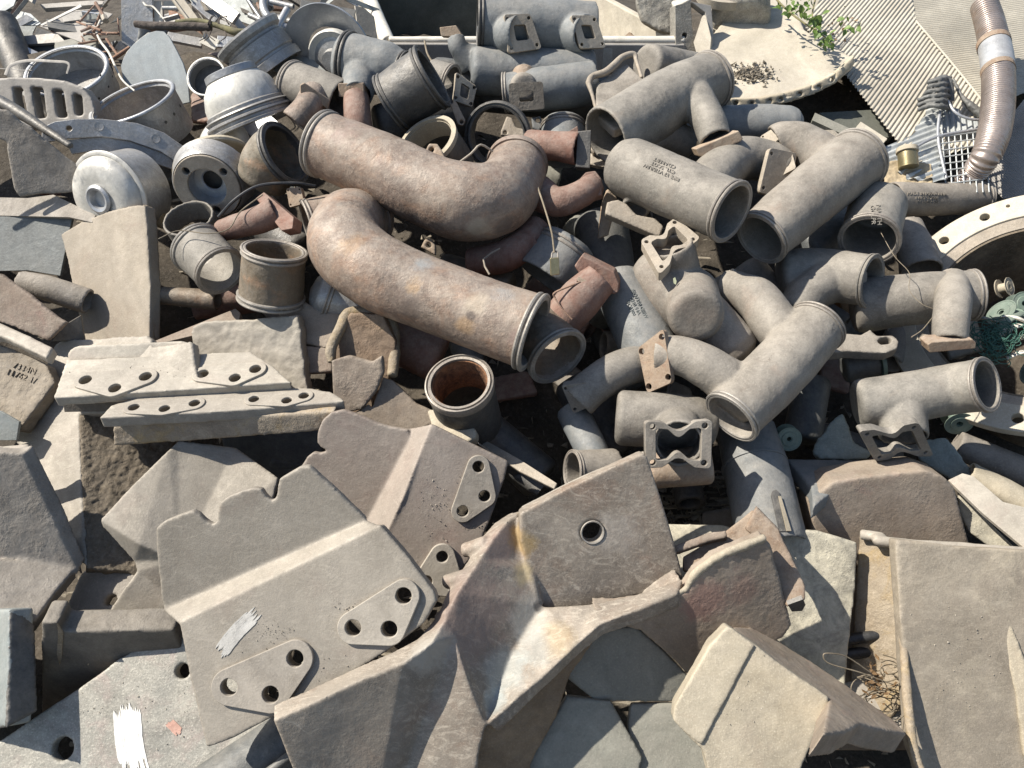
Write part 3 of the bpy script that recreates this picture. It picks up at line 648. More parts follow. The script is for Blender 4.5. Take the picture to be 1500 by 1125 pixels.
# --- cream block
T = Thing('cream_block', 'sandy cream block casting with a long groove and tapering tail, lower right of centre', 'casting', GL)
A = pln(1090, 1030, .24, -.12, .15); B = fold(A, (1068, 918), (1218, 1022), .1, 1.4)
b = T.add('block', 'creamcast', 'cast', vox=.004, dp=.0025, ds=.07)
prism(b, A, [(1066, 917), (1075, 922), (1110, 947), (1160, 985), (1215, 1022), (1212, 1040), (1175, 1125), (1160, 1330), (1080, 1330), (1030, 1100), (1000, 1070), (986, 1055), (988, 1035), (1008, 1000), (1040, 945)], .06)
b = T.add('raised_strip', 'creamcast', 'cast', vox=.0034, dp=.002, ds=.07); prism(b, A.off(.006), [(1066, 917), (1075, 922), (1106, 946), (1064, 1024), (1028, 1092), (1000, 1070), (986, 1055), (988, 1035), (1008, 1000), (1040, 945)], .02)  # raised so that its edge shadow draws the groove
b = T.add('tail', 'rockbrown', 'cast', vox=.004, dp=.0025)
prism(b, pl3((1075, 920, .21), (1215, 1022, .24), (1320, 1068, .12)), [(1072, 918), (1115, 920), (1150, 945), (1220, 990), (1310, 1055), (1328, 1075), (1290, 1068), (1262, 1060), (1240, 1072), (1205, 1076), (1212, 1040), (1215, 1024), (1160, 985)], .05)
# --- right big casting
T = Thing('trough_casting', 'big dusty trough-like casting filling the lower right corner', 'casting', GL)
A = pln(1400, 960, .12, -.06, .12); B = fold(A, (1316, 795), (1330, 1090), -1.3, .1)
b = T.add('panel', 'tanliner', 'cast', vox=.0045, dp=.003, ds=.12)
prism(b, A, [(1312, 790), (1400, 800), (1700, 816), (1700, 1330), (1380, 1330), (1345, 1125), (1331, 1085), (1326, 1000), (1318, 900)], .04)
b = T.add('rolled_rim', 'stained', 'cast', vox=.004, dp=.003, ds=.05); pts, rr = PP([(1314, 798, .108, 6), (1320, 880, .11, 7), (1325, 960, .11, 7), (1332, 1050, .11, 7), (1345, 1120, .11, 7), (1380, 1180, .11, 7)]); tube(b, pts, rr, None)
b = T.add('top_flange', 'slab', 'cast', vox=.004, dp=.002); pts, rr = PP([(1262, 783, .07, 8), (1290, 787, .09, 8), (1320, 796, .11, 8), (1700, 822, .11, 8)]); tube(b, pts, rr, None, 'flat', 'flat')
b = T.add('side_panel', 'stained', 'cast', dp=.002); prism(b, pl3((1258, 785, .05), (1312, 795, .1), (1322, 1000, .0)), [(1258, 785), (1318, 795), (1322, 1000), (1328, 1020), (1300, 1060), (1245, 1010), (1252, 880)], .02)
b = T.add('rib', 'creamcast', 'cast', vox=.004, dp=.002, ds=.03); prism(b, pln(1480, 960, .128, -.35, .15), [(1462, 885), (1470, 882), (1500, 960), (1530, 1060), (1530, 1120), (1500, 1110), (1488, 1020), (1472, 950)], .03)  # ridge coloured cream for the sunlight on it
# --- block above it
T = Thing('lump_casting', 'heavy rounded block casting with rusty pitted face and shaded top, right of the slotted pipe', 'casting', GL)
A = pln(1290, 745, .08, -.02, -.28); B = fold(A, (1215, 708), (1385, 692), .3, 1.7)
b = T.add('block', 'rockbrown', 'cast', vox=.0045, dp=.0015, ds=.12, sm=8)
prism(b, A, [(1190, 740), (1200, 722), (1222, 706), (1280, 697), (1355, 689), (1385, 700), (1400, 716), (1412, 765), (1422, 800), (1400, 830), (1195, 830), (1190, 780)], .10)
b = T.add('top', 'pipeblue', 'cast', dp=.002, sm=8); prism(b, pl3((1150, 671, .0), (1330, 674, -.01), (1220, 706, .07)), [(1150, 671), (1200, 672), (1320, 673), (1345, 682), (1368, 696), (1290, 706), (1222, 718), (1192, 742), (1188, 712), (1168, 690)], .04)  # shade of the top put into the colour as blue-grey
# --- lichen plate, rust bar, black pipes, wires
plate('crusted_plate', 'flat plate crusted with cream patches, standing between the rusty bar and the trough casting', 'plate', 'lichen', pln(1200, 900, .02, -.1, .05), [(1140, 774), (1200, 778), (1256, 795), (1254, 860), (1246, 930), (1238, 1010), (1215, 1000), (1120, 945), (1100, 800)], .02, dp=.0015)
plate('crusted_plate', 'sunlit cream-crusted strip of plate just right of the holed bracket wing', 'plate', 'lichen', pln(1010, 800, .02, -.1, .5), [(975, 767), (1060, 768), (1080, 775), (1020, 850), (1000, 860), (985, 800)], .02, dp=.0015)
T = Thing('rusty_bar', 'rust-brown hollow square bar with a welded plate, pointing down right', 'bar')
A = pln(1120, 800, .19, -.3, .1)
b = T.add('bar', 'rustflange', 'cast', vox=.004, dp=.002); prism(b, A, [(1090, 775), (1108, 742), (1140, 775), (1180, 858), (1180, 880), (1152, 890), (1143, 868), (1125, 815), (1110, 790)], .03)
b = T.add('welded_plate', 'rustflange', 'cast', vox=.004, dp=.002); prism(b, pln(1060, 790, .15, -.2, .4), [(1000, 815), (1060, 780), (1104, 745), (1125, 785), (1085, 800), (1040, 815), (1012, 840), (1000, 835)], .02)
b = T.add('strip', 'rockbrown', 'cast', dp=.001); prism(b, pln(1025, 792, .17, -.2, .5), [(985, 800), (1040, 779), (1064, 777), (1066, 787), (1040, 793), (990, 810)], .025)
b = T.add('open_end', 'dark', 'plain'); prism(b, pln(1165, 888, .165, .1, -1.), [(1154, 886), (1176, 878), (1180, 886), (1175, 895), (1160, 896)], .01)  # dark patch painted as the shade inside the hollow bar
plate('back_sheet', 'brown panel in shadow behind the tangled wires, left of the trough casting', 'panel', 'brownside', pln(1285, 950, -.08, 0, .2), [(1225, 790), (1330, 790), (1350, 1100), (1225, 1100)], .02, dp=.001)
plate('small_sheet', 'small pale sheet lying below the tangled wires', 'sheet', 'slab', pln(1290, 1040, -.05, -.2, .5), [(1235, 1000), (1290, 985), (1330, 1040), (1335, 1085), (1270, 1060)], .01, dp=.001)
for i, (a, bb, l) in enumerate((((1225, 940, -.03, 8), (1287, 930, -.01, 8), 'upper short black plastic pipe beside the tangled wires'), ((1225, 960, -.045, 8), (1300, 952, -.03, 8), 'lower black plastic pipe beneath its twin, beside the tangled wires'))):
    T = Thing('black_pipe', l, 'pipe', 'short black pipes'); b = T.add('black_pipe', 'blackplastic', 'smooth'); pts, rr = PP([a, bb]); tube(b, pts, rr, .004, seg=20)
random.seed(3)
T = Thing('tangled_wire', 'tangle of thin rusty wire beside the trough casting', 'wire'); b = T.add('tangled_wire', 'wire', 'smooth')
for k in range(17):
    cx, cy = random.uniform(1265, 1305), random.uniform(975, 1040); a0 = random.uniform(0, 6.3); r1 = random.uniform(12, 34)
    lst = [(cx+r1*math.cos(a0+j*.8)*(1+.1*j), cy+r1*.8*math.sin(a0+j*.8), .05+.02*math.sin(j+k), .8) for j in range(random.randint(4, 7))]
    pts, rr = PP(lst); tube(b, pts, rr, None, seg=6)
pts, rr = PP([(1318, 975, .08, .9), (1326, 995, .08, .9), (1318, 1005, .07, .9), (1260, 985, .09, .9), (1215, 972, .10, .9), (1206, 960, .11, .9), (1215, 957, .11, .9), (1240, 962, .1, .9), (1275, 985, .08, .9)]); tube(b, pts, rr, None, seg=6)
T = Thing('dry_leaves', 'clump of dry brown leaves caught in the tangled wire', 'leaves'); b = T.add('dry_leaves', 'dryleaf', 'plain')
for k in range(60):
    c = P(random.gauss(1285, 10), random.gauss(1000, 16), .05+random.random()*.03); u = Vector([random.gauss(0, 1) for _ in range(3)]).normalized(); v = u.cross(Vector([random.gauss(0, 1) for _ in range(3)])).normalized(); w_ = u.cross(v)
    s = random.uniform(.004, .011); vs = [b.verts.new(c+u*x*s+v*y*s*.5+w_*z*s) for x, y, z in ((-1, 0, 0), (-.3, .8, .3), (.5, .6, .1), (1, 0, .3), (.4, -.8, .2), (-.4, -.7, .4))]; b.faces.new(vs)
# --- plank, tip, strips
plate('pale_strip', 'pale flat strip lying across the right side above the trough casting', 'strip', 'slab', pln(1450, 745, .10, -.2, .6), [(1389, 703), (1410, 693), (1426, 697), (1470, 735), (1700, 792), (1700, 832), (1500, 802), (1440, 752)], .012, mode='crisp')
plate('dark_plank', 'dark crusted plank under the pale flat strip at the right', 'plank', 'lichen', pln(1440, 760, .05, -.3, .1), [(1405, 720), (1445, 760), (1500, 815), (1490, 830), (1420, 780), (1405, 750)], .02, dp=.001)
T = Thing('beige_trough', 'beige curved half-pipe at the right border behind the pale strip', 'trough'); b = T.add('beige_trough', 'creamcast', 'cast', dp=.002); pts, rr = PP([(1420, 690, -.02, 22), (1480, 725, -.02, 30), (1560, 770, -.02, 38)]); tube(b, pts, rr, .01, squash=.6)
T = Thing('beige_trough', 'grey shaded rounded beam behind the beige half-pipe at the right', 'beam'); b = T.add('beige_trough', 'browns', 'cast', dp=.002); pts, rr = PP([(1400, 650, -.12, 20), (1560, 720, -.12, 26)]); tube(b, pts, rr, None)
T.name = 'rounded_beam'; T.parts[0]['name'] = 'rounded_beam'
plate('crumpled_sheet', 'blue-grey dented sheet strip between the saddle pipe and the lump casting', 'sheet', 'cloth', pln(1385, 660, -.03, -.1, .3), [(1350, 645), (1385, 640), (1400, 655), (1430, 700), (1410, 708), (1390, 700), (1345, 672)], .01, dp=.004, ds=.02)
T = Thing('rounded_tip', 'sunlit cream rounded casting tip beside the rusty-lined cup', 'casting')
b = T.add('tip', 'creamcast', 'cast', dp=.002, sm=8); prism(b, pln(655, 620, .11, -.2, .6), [(625, 600), (640, 599), (690, 620), (698, 630), (696, 640), (685, 648), (632, 624)], .04)
b = T.add('body', 'rockbrown', 'cast', vox=.004, dp=.002)
prism(b, pln(590, 610, .055, .05, .05), [(545, 600), (552, 578), (560, 552), (575, 556), (610, 590), (632, 600), (640, 622), (610, 630), (590, 650), (560, 625), (518, 606), (540, 592)], .025, w=.8)
T = Thing('angle_strip', 'long thin angle-iron strip, its sunlit top coloured pale, running down right from the cream tip', 'strip')
b = T.add('strip', 'flange', 'crisp'); prism(b, pln(755, 675, .07, -.3, .8), [(698, 637), (712, 645), (760, 672), (816, 708), (812, 716), (760, 690), (700, 648)], .008)  # lit leg of the angle coloured paler than its web
b = T.add('web', 'dark', 'crisp'); prism(b, pln(755, 690, .05, .1, -.8), [(700, 650), (760, 692), (805, 716), (790, 724), (740, 690)], .008)
T = Thing('dark_rod', 'dark round rod under the angle-iron strip', 'rod'); b = T.add('dark_rod', 'dark', 'smooth'); pts, rr = PP([(735, 678, .02, 10), (792, 720, .02, 10)]); tube(b, pts, rr, None)
T = Thing('channel_casting', 'brown folded channel casting with a rounded lip, under the lower long elbow pipe', 'casting', GL)
A = pln(520, 540, .06, -.1, -.1)
b = T.add('back', 'brownside', 'cast', vox=.004, dp=.003, ds=.04); prism(b, A, [(485, 512), (512, 458), (560, 460), (580, 500), (578, 545), (565, 560), (545, 600), (520, 610), (492, 604), (487, 560)], .03)
b = T.add('lip', 'stained', 'cast', vox=.004, dp=.002, ds=.03); pts, rr = PP([(486, 530, .10, 7), (485, 512, .11, 8), (498, 482, .12, 8), (512, 459, .12, 9), (545, 460, .11, 9), (572, 475, .09, 9), (578, 510, .08, 9), (575, 550, .08, 8)]); tube(b, pts, rr, None, 'flat', 'flat')
b = T.add('web', 'rough', 'cast', dp=.002); prism(b, pln(510, 570, .1, -.1, -.1), [(484, 528), (510, 520), (545, 530), (560, 520), (562, 545), (550, 575), (530, 600), (500, 606), (489, 604)], .02)
plate('curved_channel', 'smooth tan curved channel plate beside the folded channel casting', 'plate', 'rockbrown', pln(450, 465, .05, -.1, .2), [(407, 462), (414, 437), (421, 431), (440, 440), (470, 452), (506, 461), (495, 490), (487, 512), (440, 502), (405, 500)], .015, dp=.001)
plate('curved_channel', 'lower tan strip below the smooth curved channel plate', 'strip', 'rockbrown', pln(465, 525, .02, -.1, .1), [(430, 505), (485, 510), (488, 545), (445, 548)], .03, dp=.002)

T = Thing('dirt_crumbs', 'crumbs of dirt lying on the liner plates', 'crumbs'); T.stuff = True; b = T.add('dirt_crumbs', 'liner', 'plain'); random.seed(91)
SP = [(TOOTHED, 430, 1035, 40, 8, 60), (TOOTHED, 400, 925, 30, 14, 60), (TOOTHED, 520, 890, 25, 8, 40), (TOOTHED, 450, 1000, 90, 40, 50), (STEPPED, 640, 740, 30, 40, 60), (STEPPED, 700, 770, 16, 8, 25), (SLABTOP, 250, 545, 110, 12, 50), (PAINTED, 200, 1030, 90, 40, 50), (pln(1400, 960, .12, -.06, .12), 1400, 950, 50, 90, 60), (pln(1090, 1030, .24, -.12, .15), 1090, 1020, 40, 40, 30)]
for pl_, x0, y0, sx, sy, n_ in SP:
    for k in range(n_):
        c = pl_.at(random.gauss(x0, sx*.6), random.gauss(y0, sy*.6))+pl_.n*.001; s_ = random.uniform(.0006, .0022); vs = [b.verts.new(c+Vector([random.uniform(-1, 1) for _ in range(3)])*s_) for _ in range(6)]; bmesh.ops.convex_hull(b, input=vs)
# ================================================================ pipes
def pipe(name, label, m, pts, e0='open', e1='open', group=None, rings=(), wall=.12, cat='pipe', dp=.002, vox=.0045, ringm='ring', **k):
    """pts: (x, y, h, rpx) along the axis; rings: ends that carry a beaded ring"""
    T = Thing(name, label, cat, group); body = T.add('body', m, 'cast', vox=vox, dp=dp, **k)
    T.body = T.parts[-1]; w, r = PP(pts); tube(body, w, r, max(.008, r[0]*wall), e0, e1)
    T.w, T.r = w, r
    T.w = list(w)
    if 0 in rings: end_ring(T, w[0], (w[0]-w[1]).normalized(), r[0], ringm)
    if 1 in rings: end_ring(T, w[-1], (w[-1]-w[-2]).normalized(), r[-1], ringm)
    return T
def branch(T, pts, e1='open', wall=None, m=None, name='branch'):
    w, r = PP(pts)
    if m: b = T.add(name, m, 'cast', vox=.0045, dp=.0012)
    else: b = T.body['bm']
    tube(b, w, r, wall or max(.008, r[-1]*.14), 'open', e1); return w, r
def straight(x0, y0, h0, x1, y1, q, r0, r1):
    """two-point axis whose circles show ratio q, x1,y1 nearer when q>0; returned as (x,y,h,r)"""
    p = P(x0, y0, h0); e = toward(p, x1, y1, q); return [(x0, y0, h0, r0), (x1, y1, D0(y1)-depth(e), r1)]
GE = 'rusty mottled elbow pipes'
# ---- long brown pipes
CR = (.52, .45, .34); OR = (.40, .25, .12); BG = (.27, .29, .29); DB = (.10, .08, .07); PK = (.30, .21, .18)
stain('elbowtop', 'rustpipe', [(P(640, 260, .28), .035, CR, .5), (P(690, 265, .28), .03, CR, .45), (P(520, 210, .27), .05, PK, .6), (P(570, 240, .28), .04, PK, .6), (P(605, 262, .28), .012, DB, .8), (P(770, 290, .2), .03, BG, .6), (P(700, 335, .24), .03, CR, .45), (P(490, 200, .26), .02, CR, .4), (P(740, 330, .22), .03, DB, .6)])
stain('elbowlow', 'rustpipe', [(P(570, 385, .31), .03, CR, .55), (P(520, 370, .3), .04, OR, .5), (P(610, 420, .32), .025, OR, .6), (P(620, 395, .32), .03, BG, .65), (P(700, 450, .33), .03, CR, .4), (P(680, 480, .31), .025, OR, .45), (P(740, 440, .33), .03, BG, .5), (P(690, 462, .33), .012, DB, .7), (P(500, 320, .28), .03, CR, .4), (P(600, 455, .3), .03, DB, .45), (P(760, 500, .32), .03, PK, .5)])
T = pipe('elbow_pipe', 'upper of two long rust-brown elbow pipes, its bent end curling up', 'elbowtop',
    [(470, 210, .20, 47), (555, 245, .21, 51), (625, 278, .22, 53), (680, 296, .22, 57), (728, 290, .20, 54), (752, 262, .16, 46), (758, 240, .12, 42)], rings=(0,), group=GE, vox=.005, dp=.002)
b = T.add('end_rim', 'rustpipe', 'smooth'); w = T.w; lathe(b, w[-1], (w[-1]-w[-2]).normalized(), [(T.r[-1]*.9, -.02), (T.r[-1]*1.06, -.02), (T.r[-1]*1.08, 0), (T.r[-1]*.9, 0)])
b = T.add('weld_scale', 'creamcast', 'plain'); b_ = None
T.parts.pop()
T = pipe('elbow_pipe', 'lower of two long mottled elbow pipes, with a round open end at its lower right', 'elbowlow',
    [(535, 318, .10, 42), (512, 330, .17, 52), (508, 360, .22, 56), (548, 396, .235, 56), (620, 428, .24, 54)] + [(700, 458, .245, 54), (783, 488, .25, 57)], rings=(1,), group=GE, vox=.005, dp=.002, wall=.09, ringm='ring')
b = T.add('end_rim', 'rustpipe', 'smooth'); w = T.w; lathe(b, w[0], (w[0]-w[1]).normalized(), [(T.r[0]*.9, -.02), (T.r[0]*1.08, -.02), (T.r[0]*1.1, 0), (T.r[0]*.9, 0)])
# lug between them
T = Thing('eye_lug', 'small brown forged eye lug standing above the upper long elbow pipe', 'lug'); b = T.add('eye_lug', 'rustflange', 'cast', vox=.003, dp=.001)
prism(b, pln(640, 235, .24, -.2, .1), [(622, 222), (628, 210), (640, 210), (648, 222), (655, 240), (640, 246), (626, 236)], .02, [(632, 219, 4)]); prism(b, pln(655, 245, .23, 0, .6), [(620, 240), (650, 236), (682, 248), (678, 256), (640, 256)], .01)
# ---- pipe opening below and red neck
T = pipe('outlet_pipe', 'dark pipe with round ringed opening just right of the long mottled elbow pipe end', 'olive', straight(770, 470, .10, 818, 524, .62, 44, 46), rings=(1,), group=GP)
T = Thing('red_elbow', 'rust-red exhaust elbow with a thick flange, in front of the blue-grey lettered pipe', 'elbow', 'rust-red exhaust elbows')
b = T.add('body', 'redrust', 'cast', dp=.0012); w, r = PP([(822, 470, .13, 30), (848, 440, .17, 32), (880, 408, .20, 27)]); tube(b, w, r, .01)
A = pln(870, 400, .22, -.2, -.3); b = T.add('flange', 'redrust', 'crisp', bev=.004); prism(b, A, [(841, 390), (852, 374), (900, 398), (907, 415), (906, 428), (898, 432), (880, 415), (860, 402), (848, 400)], .07)
b = T.add('bolt', 'rustflange', 'smooth'); w, r = PP([(846, 410, .235, 5), (858, 414, .235, 5)]); tube(b, w, r, None, seg=6)
b = T.add('bent_wire', 'rustbit', 'smooth'); w, r = PP([(850, 413, .24, 1.6), (814, 428, .23, 1.6), (813, 436, .22, 1.3), (822, 450, .21, 1), (838, 468, .2, 1)]); tube(b, w, r, None, seg=8)
T = Thing('red_elbow', 'dark red exhaust piece in the shade between the two long elbow pipes', 'elbow', 'rust-red exhaust elbows')
b = T.add('body', 'redrust', 'cast', dp=.0012); w, r = PP([(690, 385, .02, 22), (740, 375, .07, 24), (775, 350, .08, 22), (790, 330, .08, 20)]); tube(b, w, r, .01)
b = T.add('flange', 'redrust', 'crisp', bev=.003); prism(b, pln(780, 370, .10, -.3, 0), [(765, 345), (780, 340), (795, 372), (778, 380)], .05)
b = T.add('bent_wire', 'flange', 'smooth'); w, r = PP([(732, 364, .15, 1.5), (708, 380, .15, 1.5), (717, 402, .14, 1.5)]); tube(b, w, r, None, seg=8, n=2)
T = pipe('ringed_cylinder', 'blue-grey cylinder with a bright double ring, behind the brass padlock', 'pipeblue', [(800, 410, .02, 50), (832, 362, .06, 45)], rings=(1,), e1='flat', group=GP)
T = Thing('padlock', 'small brass padlock hanging on a thin cable in the middle of the heap', 'padlock')
b = T.add('body', 'brass', 'crisp'); prism(b, pln(813, 390, .22, .1, -.2), [(806, 378), (819, 377), (820, 402), (807, 404)], .012)
b = T.add('shackle', 'ring', 'smooth'); w, r = PP([(808, 380, .215, 1.4), (809, 371, .215, 1.4), (813, 368, .215, 1.4), (817, 371, .215, 1.4), (817, 380, .215, 1.4)]); tube(b, w, r, None, seg=8)
T = Thing('thin_cable', 'thin braided cable hanging down to the brass padlock', 'cable'); b = T.add('thin_cable', 'wire', 'smooth'); w, r = PP([(788, 275, .24, 1.4), (798, 305, .25, 1.4), (808, 340, .24, 1.4), (812, 370, .22, 1.4)]); tube(b, w, r, None, seg=8)
T = Thing('red_elbow', 'lower rust-red elbow with pinkish flange, beside the long pipe\'s curled end', 'elbow', 'rust-red exhaust elbows')
b = T.add('body', 'redrust', 'cast', dp=.0012); w, r = PP([(785, 280, .10, 26), (815, 296, .15, 22), (850, 285, .17, 20), (872, 268, .17, 18)]); tube(b, w, r, .008)
b = T.add('flange', 'redrust', 'crisp', bev=.003); prism(b, pln(866, 272, .19, -.2, 0), [(849, 262), (858, 252), (872, 250), (880, 260), (882, 285), (866, 290), (862, 270)], .05)
T = Thing('red_elbow', 'short reddish straight neck with a dark square flange, left of the long mould manifold', 'elbow', 'rust-red exhaust elbows')
b = T.add('body', 'redrust', 'cast', dp=.0012); w, r = PP([(774, 214, .12, 23), (812, 214, .16, 21), (848, 218, .18, 24)]); tube(b, w, r, .008)
b = T.add('flange', 'dark', 'crisp', bev=.003); prism(b, pln(855, 218, .20, -.1, -.1), [(846, 192), (866, 190), (864, 247), (843, 245)], .05)
b = T.add('spike', 'redrust', 'crisp'); prism(b, pln(840, 190, .16, 0, 0), [(832, 193), (846, 184), (848, 196)], .01)
# ---- flange plate beyond red neck
T = Thing('eye_bracket', 'pale bracket with one bolt hole, between the dark square flange and the long manifold', 'bracket')
b = T.add('eye_bracket', 'flange', 'cast', vox=.003, dp=.001); prism(b, pln(880, 215, .08, 0, .1), [(868, 190), (880, 192), (884, 205), (876, 216), (870, 226), (866, 220)], .015, [(873, 198, 4)]); prism(b, pln(870, 235, .05, 0, .5), [(862, 222), (895, 235), (890, 245), (860, 240)], .015)

# ---- top: dark blue-grey manifold with two rectangular ports
T = pipe('port_manifold', 'big blue-grey manifold with two rectangular flanged ports, at the top edge of the heap', 'pipeblue', [(700, 34, .12, 38), (780, 38, .10, 38), (868, 44, .06, 38)], rings=(0,), ringm='dark', group=GP, e1='open')
branch(T, [(735, 45, .06, 38), (748, 50, .13, 30), (764, 50, .16, 28)]); branch(T, [(830, 50, .05, 34), (845, 50, .11, 30), (860, 50, .145, 27)])
flange(T, pln(766, 48, .18, .25, -.25), [(738, 21), (777, 20), (794, 71), (745, 78)], .02, port=(.42, .42))
flange(T, pln(862, 48, .165, .25, -.25), [(836, 22), (873, 23), (888, 70), (850, 71)], .02, port=(.42, .42))
T = pipe('capped_pipe', 'dark blue-grey pipe with a worn closed end, under the two-port manifold', 'pipeblue', [(698, 104, .02, 34), (860, 112, -.02, 38)], e0='flat', group=GP, e1='flat')
b = T.add('worn_disc', 'pipe', 'plain'); pl_ = pln(693, 105, .06, -.9, .1)
branch(T, [(690, 90, 0, 24), (672, 70, .06, 14), (668, 55, .08, 13)])
T.parts.pop()
b = T.add('flange', 'rustflange', 'crisp'); prism(b, pln(660, 47, .09, -.1, -.3), [(644, 40), (668, 37), (676, 50), (666, 54), (646, 53)], .04)
# ---- pipe with square port left of the long manifold
T = pipe('port_manifold', 'blue-grey pipe with a cream-topped square port facing forward and a cut right end', 'pipeblue', [(738, 136, .04, 27), (800, 130, .06, 31), (870, 122, .05, 31)], rings=(0,), group=GP)
branch(T, [(765, 130, .02, 26), (768, 128, .12, 20)], m='pipewarm', e1='flat', name='port_neck')
b = T.add('port_hood', 'rustflange', 'cast', dp=.001, sm=7); w, r = PP([(767, 122, .08, 18), (767, 108, .09, 17)]); tube(b, w, r, None, 'flat', 'dome')
flange(T, pln(772, 146, .155, .0, -.35), [(745, 122), (795, 119), (798, 160), (747, 163)], .025, m='lined', port=(.42, .38), bolts=False)
T = pipe('ringed_stub', 'dark blue ringed cylinder end lying below the cut-end pipe', 'pipeblue', [(825, 230, -.02, 34), (825, 185, .0, 32)], rings=(1,), e1='flat', group=GP)
b = T.add('lug', 'pipeblue', 'cast', vox=.003, dp=0.0005); prism(b, pln(788, 178, .02, 0, 0), [(778, 172), (792, 170), (796, 182), (790, 192), (780, 188)], .01, [(788, 176, 3.5)])
plate('short_plank', 'short pale upright plank end between the two-port manifold and the long manifold', 'plank', 'flange', pln(888, 90, -.02, -.1, -.1), [(884, 71), (897, 71), (897, 106), (880, 106)], .02, mode='crisp')
T = pipe('capped_pipe', 'pale grey pipe end with flat round cap behind the long manifold', 'pipe', straight(1040, 112, -.10, 950, 95, .75, 28, 30), e1='flat', group=GP)
# ---- the long mould manifold (c8)
T = pipe('long_manifold', 'long pale manifold with a ragged saddle flange, beside the torn cream dish', 'pipe', [(886, 200, .215, 44), (945, 168, .19, 46), (990, 140, .17, 43), (1042, 117, .13, 40)], rings=(1,), group=GP, vox=.0042)
branch(T, [(1000, 122, .11, 30), (1012, 140, .18, 30), (1035, 172, .20, 25), (1048, 205, .19, 23)])
b = T.add('flange', 'rustflange', 'crisp', bev=.003); prism(b, pln(1055, 215, .215, .05, -.35), [(1019, 218), (1082, 191), (1089, 203), (1086, 207), (1030, 230), (1024, 229)], .05)
b = T.add('saddle', 'pipewarm', 'cast', vox=.004, dp=.0012, sm=7)
prism(b, pl3((875, 130, .17), (930, 90, .14), (930, 165, .20)), [(874, 122), (890, 112), (905, 100), (918, 92), (935, 108), (948, 120), (960, 125), (930, 180), (900, 190), (874, 168), (872, 140)], .03)
b = T.add('saddle_rim', 'flange', 'cast', vox=.003, dp=.0006)
w, r = PP([(862, 122, .18, 5), (868, 112, .18, 5), (886, 106, .18, 5.5), (900, 95, .17, 5.5), (912, 84, .16, 5), (928, 80, .15, 5), (933, 92, .15, 3), (940, 114, .16, 3)]); tube(b, w, r, None, 'flat', 'flat')
w, r = PP([(862, 122, .18, 4), (868, 140, .18, 3), (874, 162, .17, 3), (880, 172, .16, 3)]); tube(b, w, r, None, 'flat', 'flat')
# ---- c11 lettered manifold in the middle
T = pipe('lettered_manifold', 'pale manifold with three lines of upside-down cast letters', 'pipe', [(922, 246, .20, 44)]+straight(922, 246, .20, 1072, 311, .58, 44, 45)[1:], e0='dome', rings=(1,), group=GP, vox=.0042)
q1 = T.w; cast_text(T, 'PIPE 17 VTIBIUW\nCYL. SCOT\nCDARERT', 971, 245, (-92, -37), (-30, 85), 7.6, (q1[0], q1[-1], T.r[0]*1.0), 'pipe', .0009)
T.parts[-1]['label'] = None
hh = [D0(p[1]) for p in ()]
branch(T, [(1035, 275, .16, 36), (1055, 250, .15, 34), (1085, 232, .12, 31), (1125, 237, .10, 30), (1150, 250, .09, 28)])
flange(T, pln(1148, 255, .14, .45, -.1), [(1128, 216), (1168, 224), (1156, 292), (1112, 282)], .015, port=None, kind='rect')
branch(T, [(922, 226, .14, 22), (945, 205, .13, 24), (975, 198, .10, 24), (1008, 212, .05, 24)])
b = T.add('saddle_flange', 'flange', 'cast', vox=.0035, dp=.0012)
prism(b, pln(930, 318, .17, -.1, .1), [(889, 296), (905, 292), (918, 298), (932, 314), (962, 320), (972, 332), (966, 347), (930, 332), (886, 313)], .045)
w, r = PP([(935, 290, .15, 18), (930, 308, .15, 22)]); tube(T.body['bm'], w, r, .01)
# ---- brown slab under
plate('upright_bracket', 'brown flat bracket standing under the lettered manifold, beside the saddle flange', 'bracket', 'rustflange', pln(885, 305, .08, .1, -.1), [(890, 275), (905, 290), (892, 345), (876, 350), (882, 300)], .02, dp=.001)
# ---- c12
T = pipe('capped_pipe', 'smooth blue-grey pipe with a rounded right end, at the foot of the torn cream dish', 'pipeblue', [(1050, 186, .02, 30), (1110, 183, .03, 29), (1156, 183, .03, 27)], e1='dome', group=GP)
# ---- c13 big manifold right
T = pipe('lettered_manifold', 'large warm-grey manifold just right of the upside-down lettered one, faint letters mid-way', 'pipewarm', [(1114, 350, .20, 41), (1160, 310, .20, 44), (1215, 265, .19, 45), (1258, 232, .17, 44)], rings=(0, 1), group=GP, vox=.0042)
cast_text(T, 'MADE IN VIBW\nCAST 9073\nPIPE 3', 1200, 262, (48, -38), (-38, -48), 7.5, (T.w[0], T.w[-1], T.r[1]*1.02), 'pipewarm', .0016)
branch(T, [(1222, 262, .14, 36), (1205, 232, .14, 33), (1175, 210, .14, 29), (1148, 205, .13, 26), (1135, 210, .12, 26)])
flange(T, pln(1130, 208, .14, -.8, .2), [(1113, 200), (1148, 178), (1155, 192), (1118, 222)], .02, port=None, bolts=True)
flange(T, pln(1152, 222, .16, -.4, .3), [(1120, 217), (1160, 222), (1166, 246), (1140, 260)], .015, port=None, bolts=False)
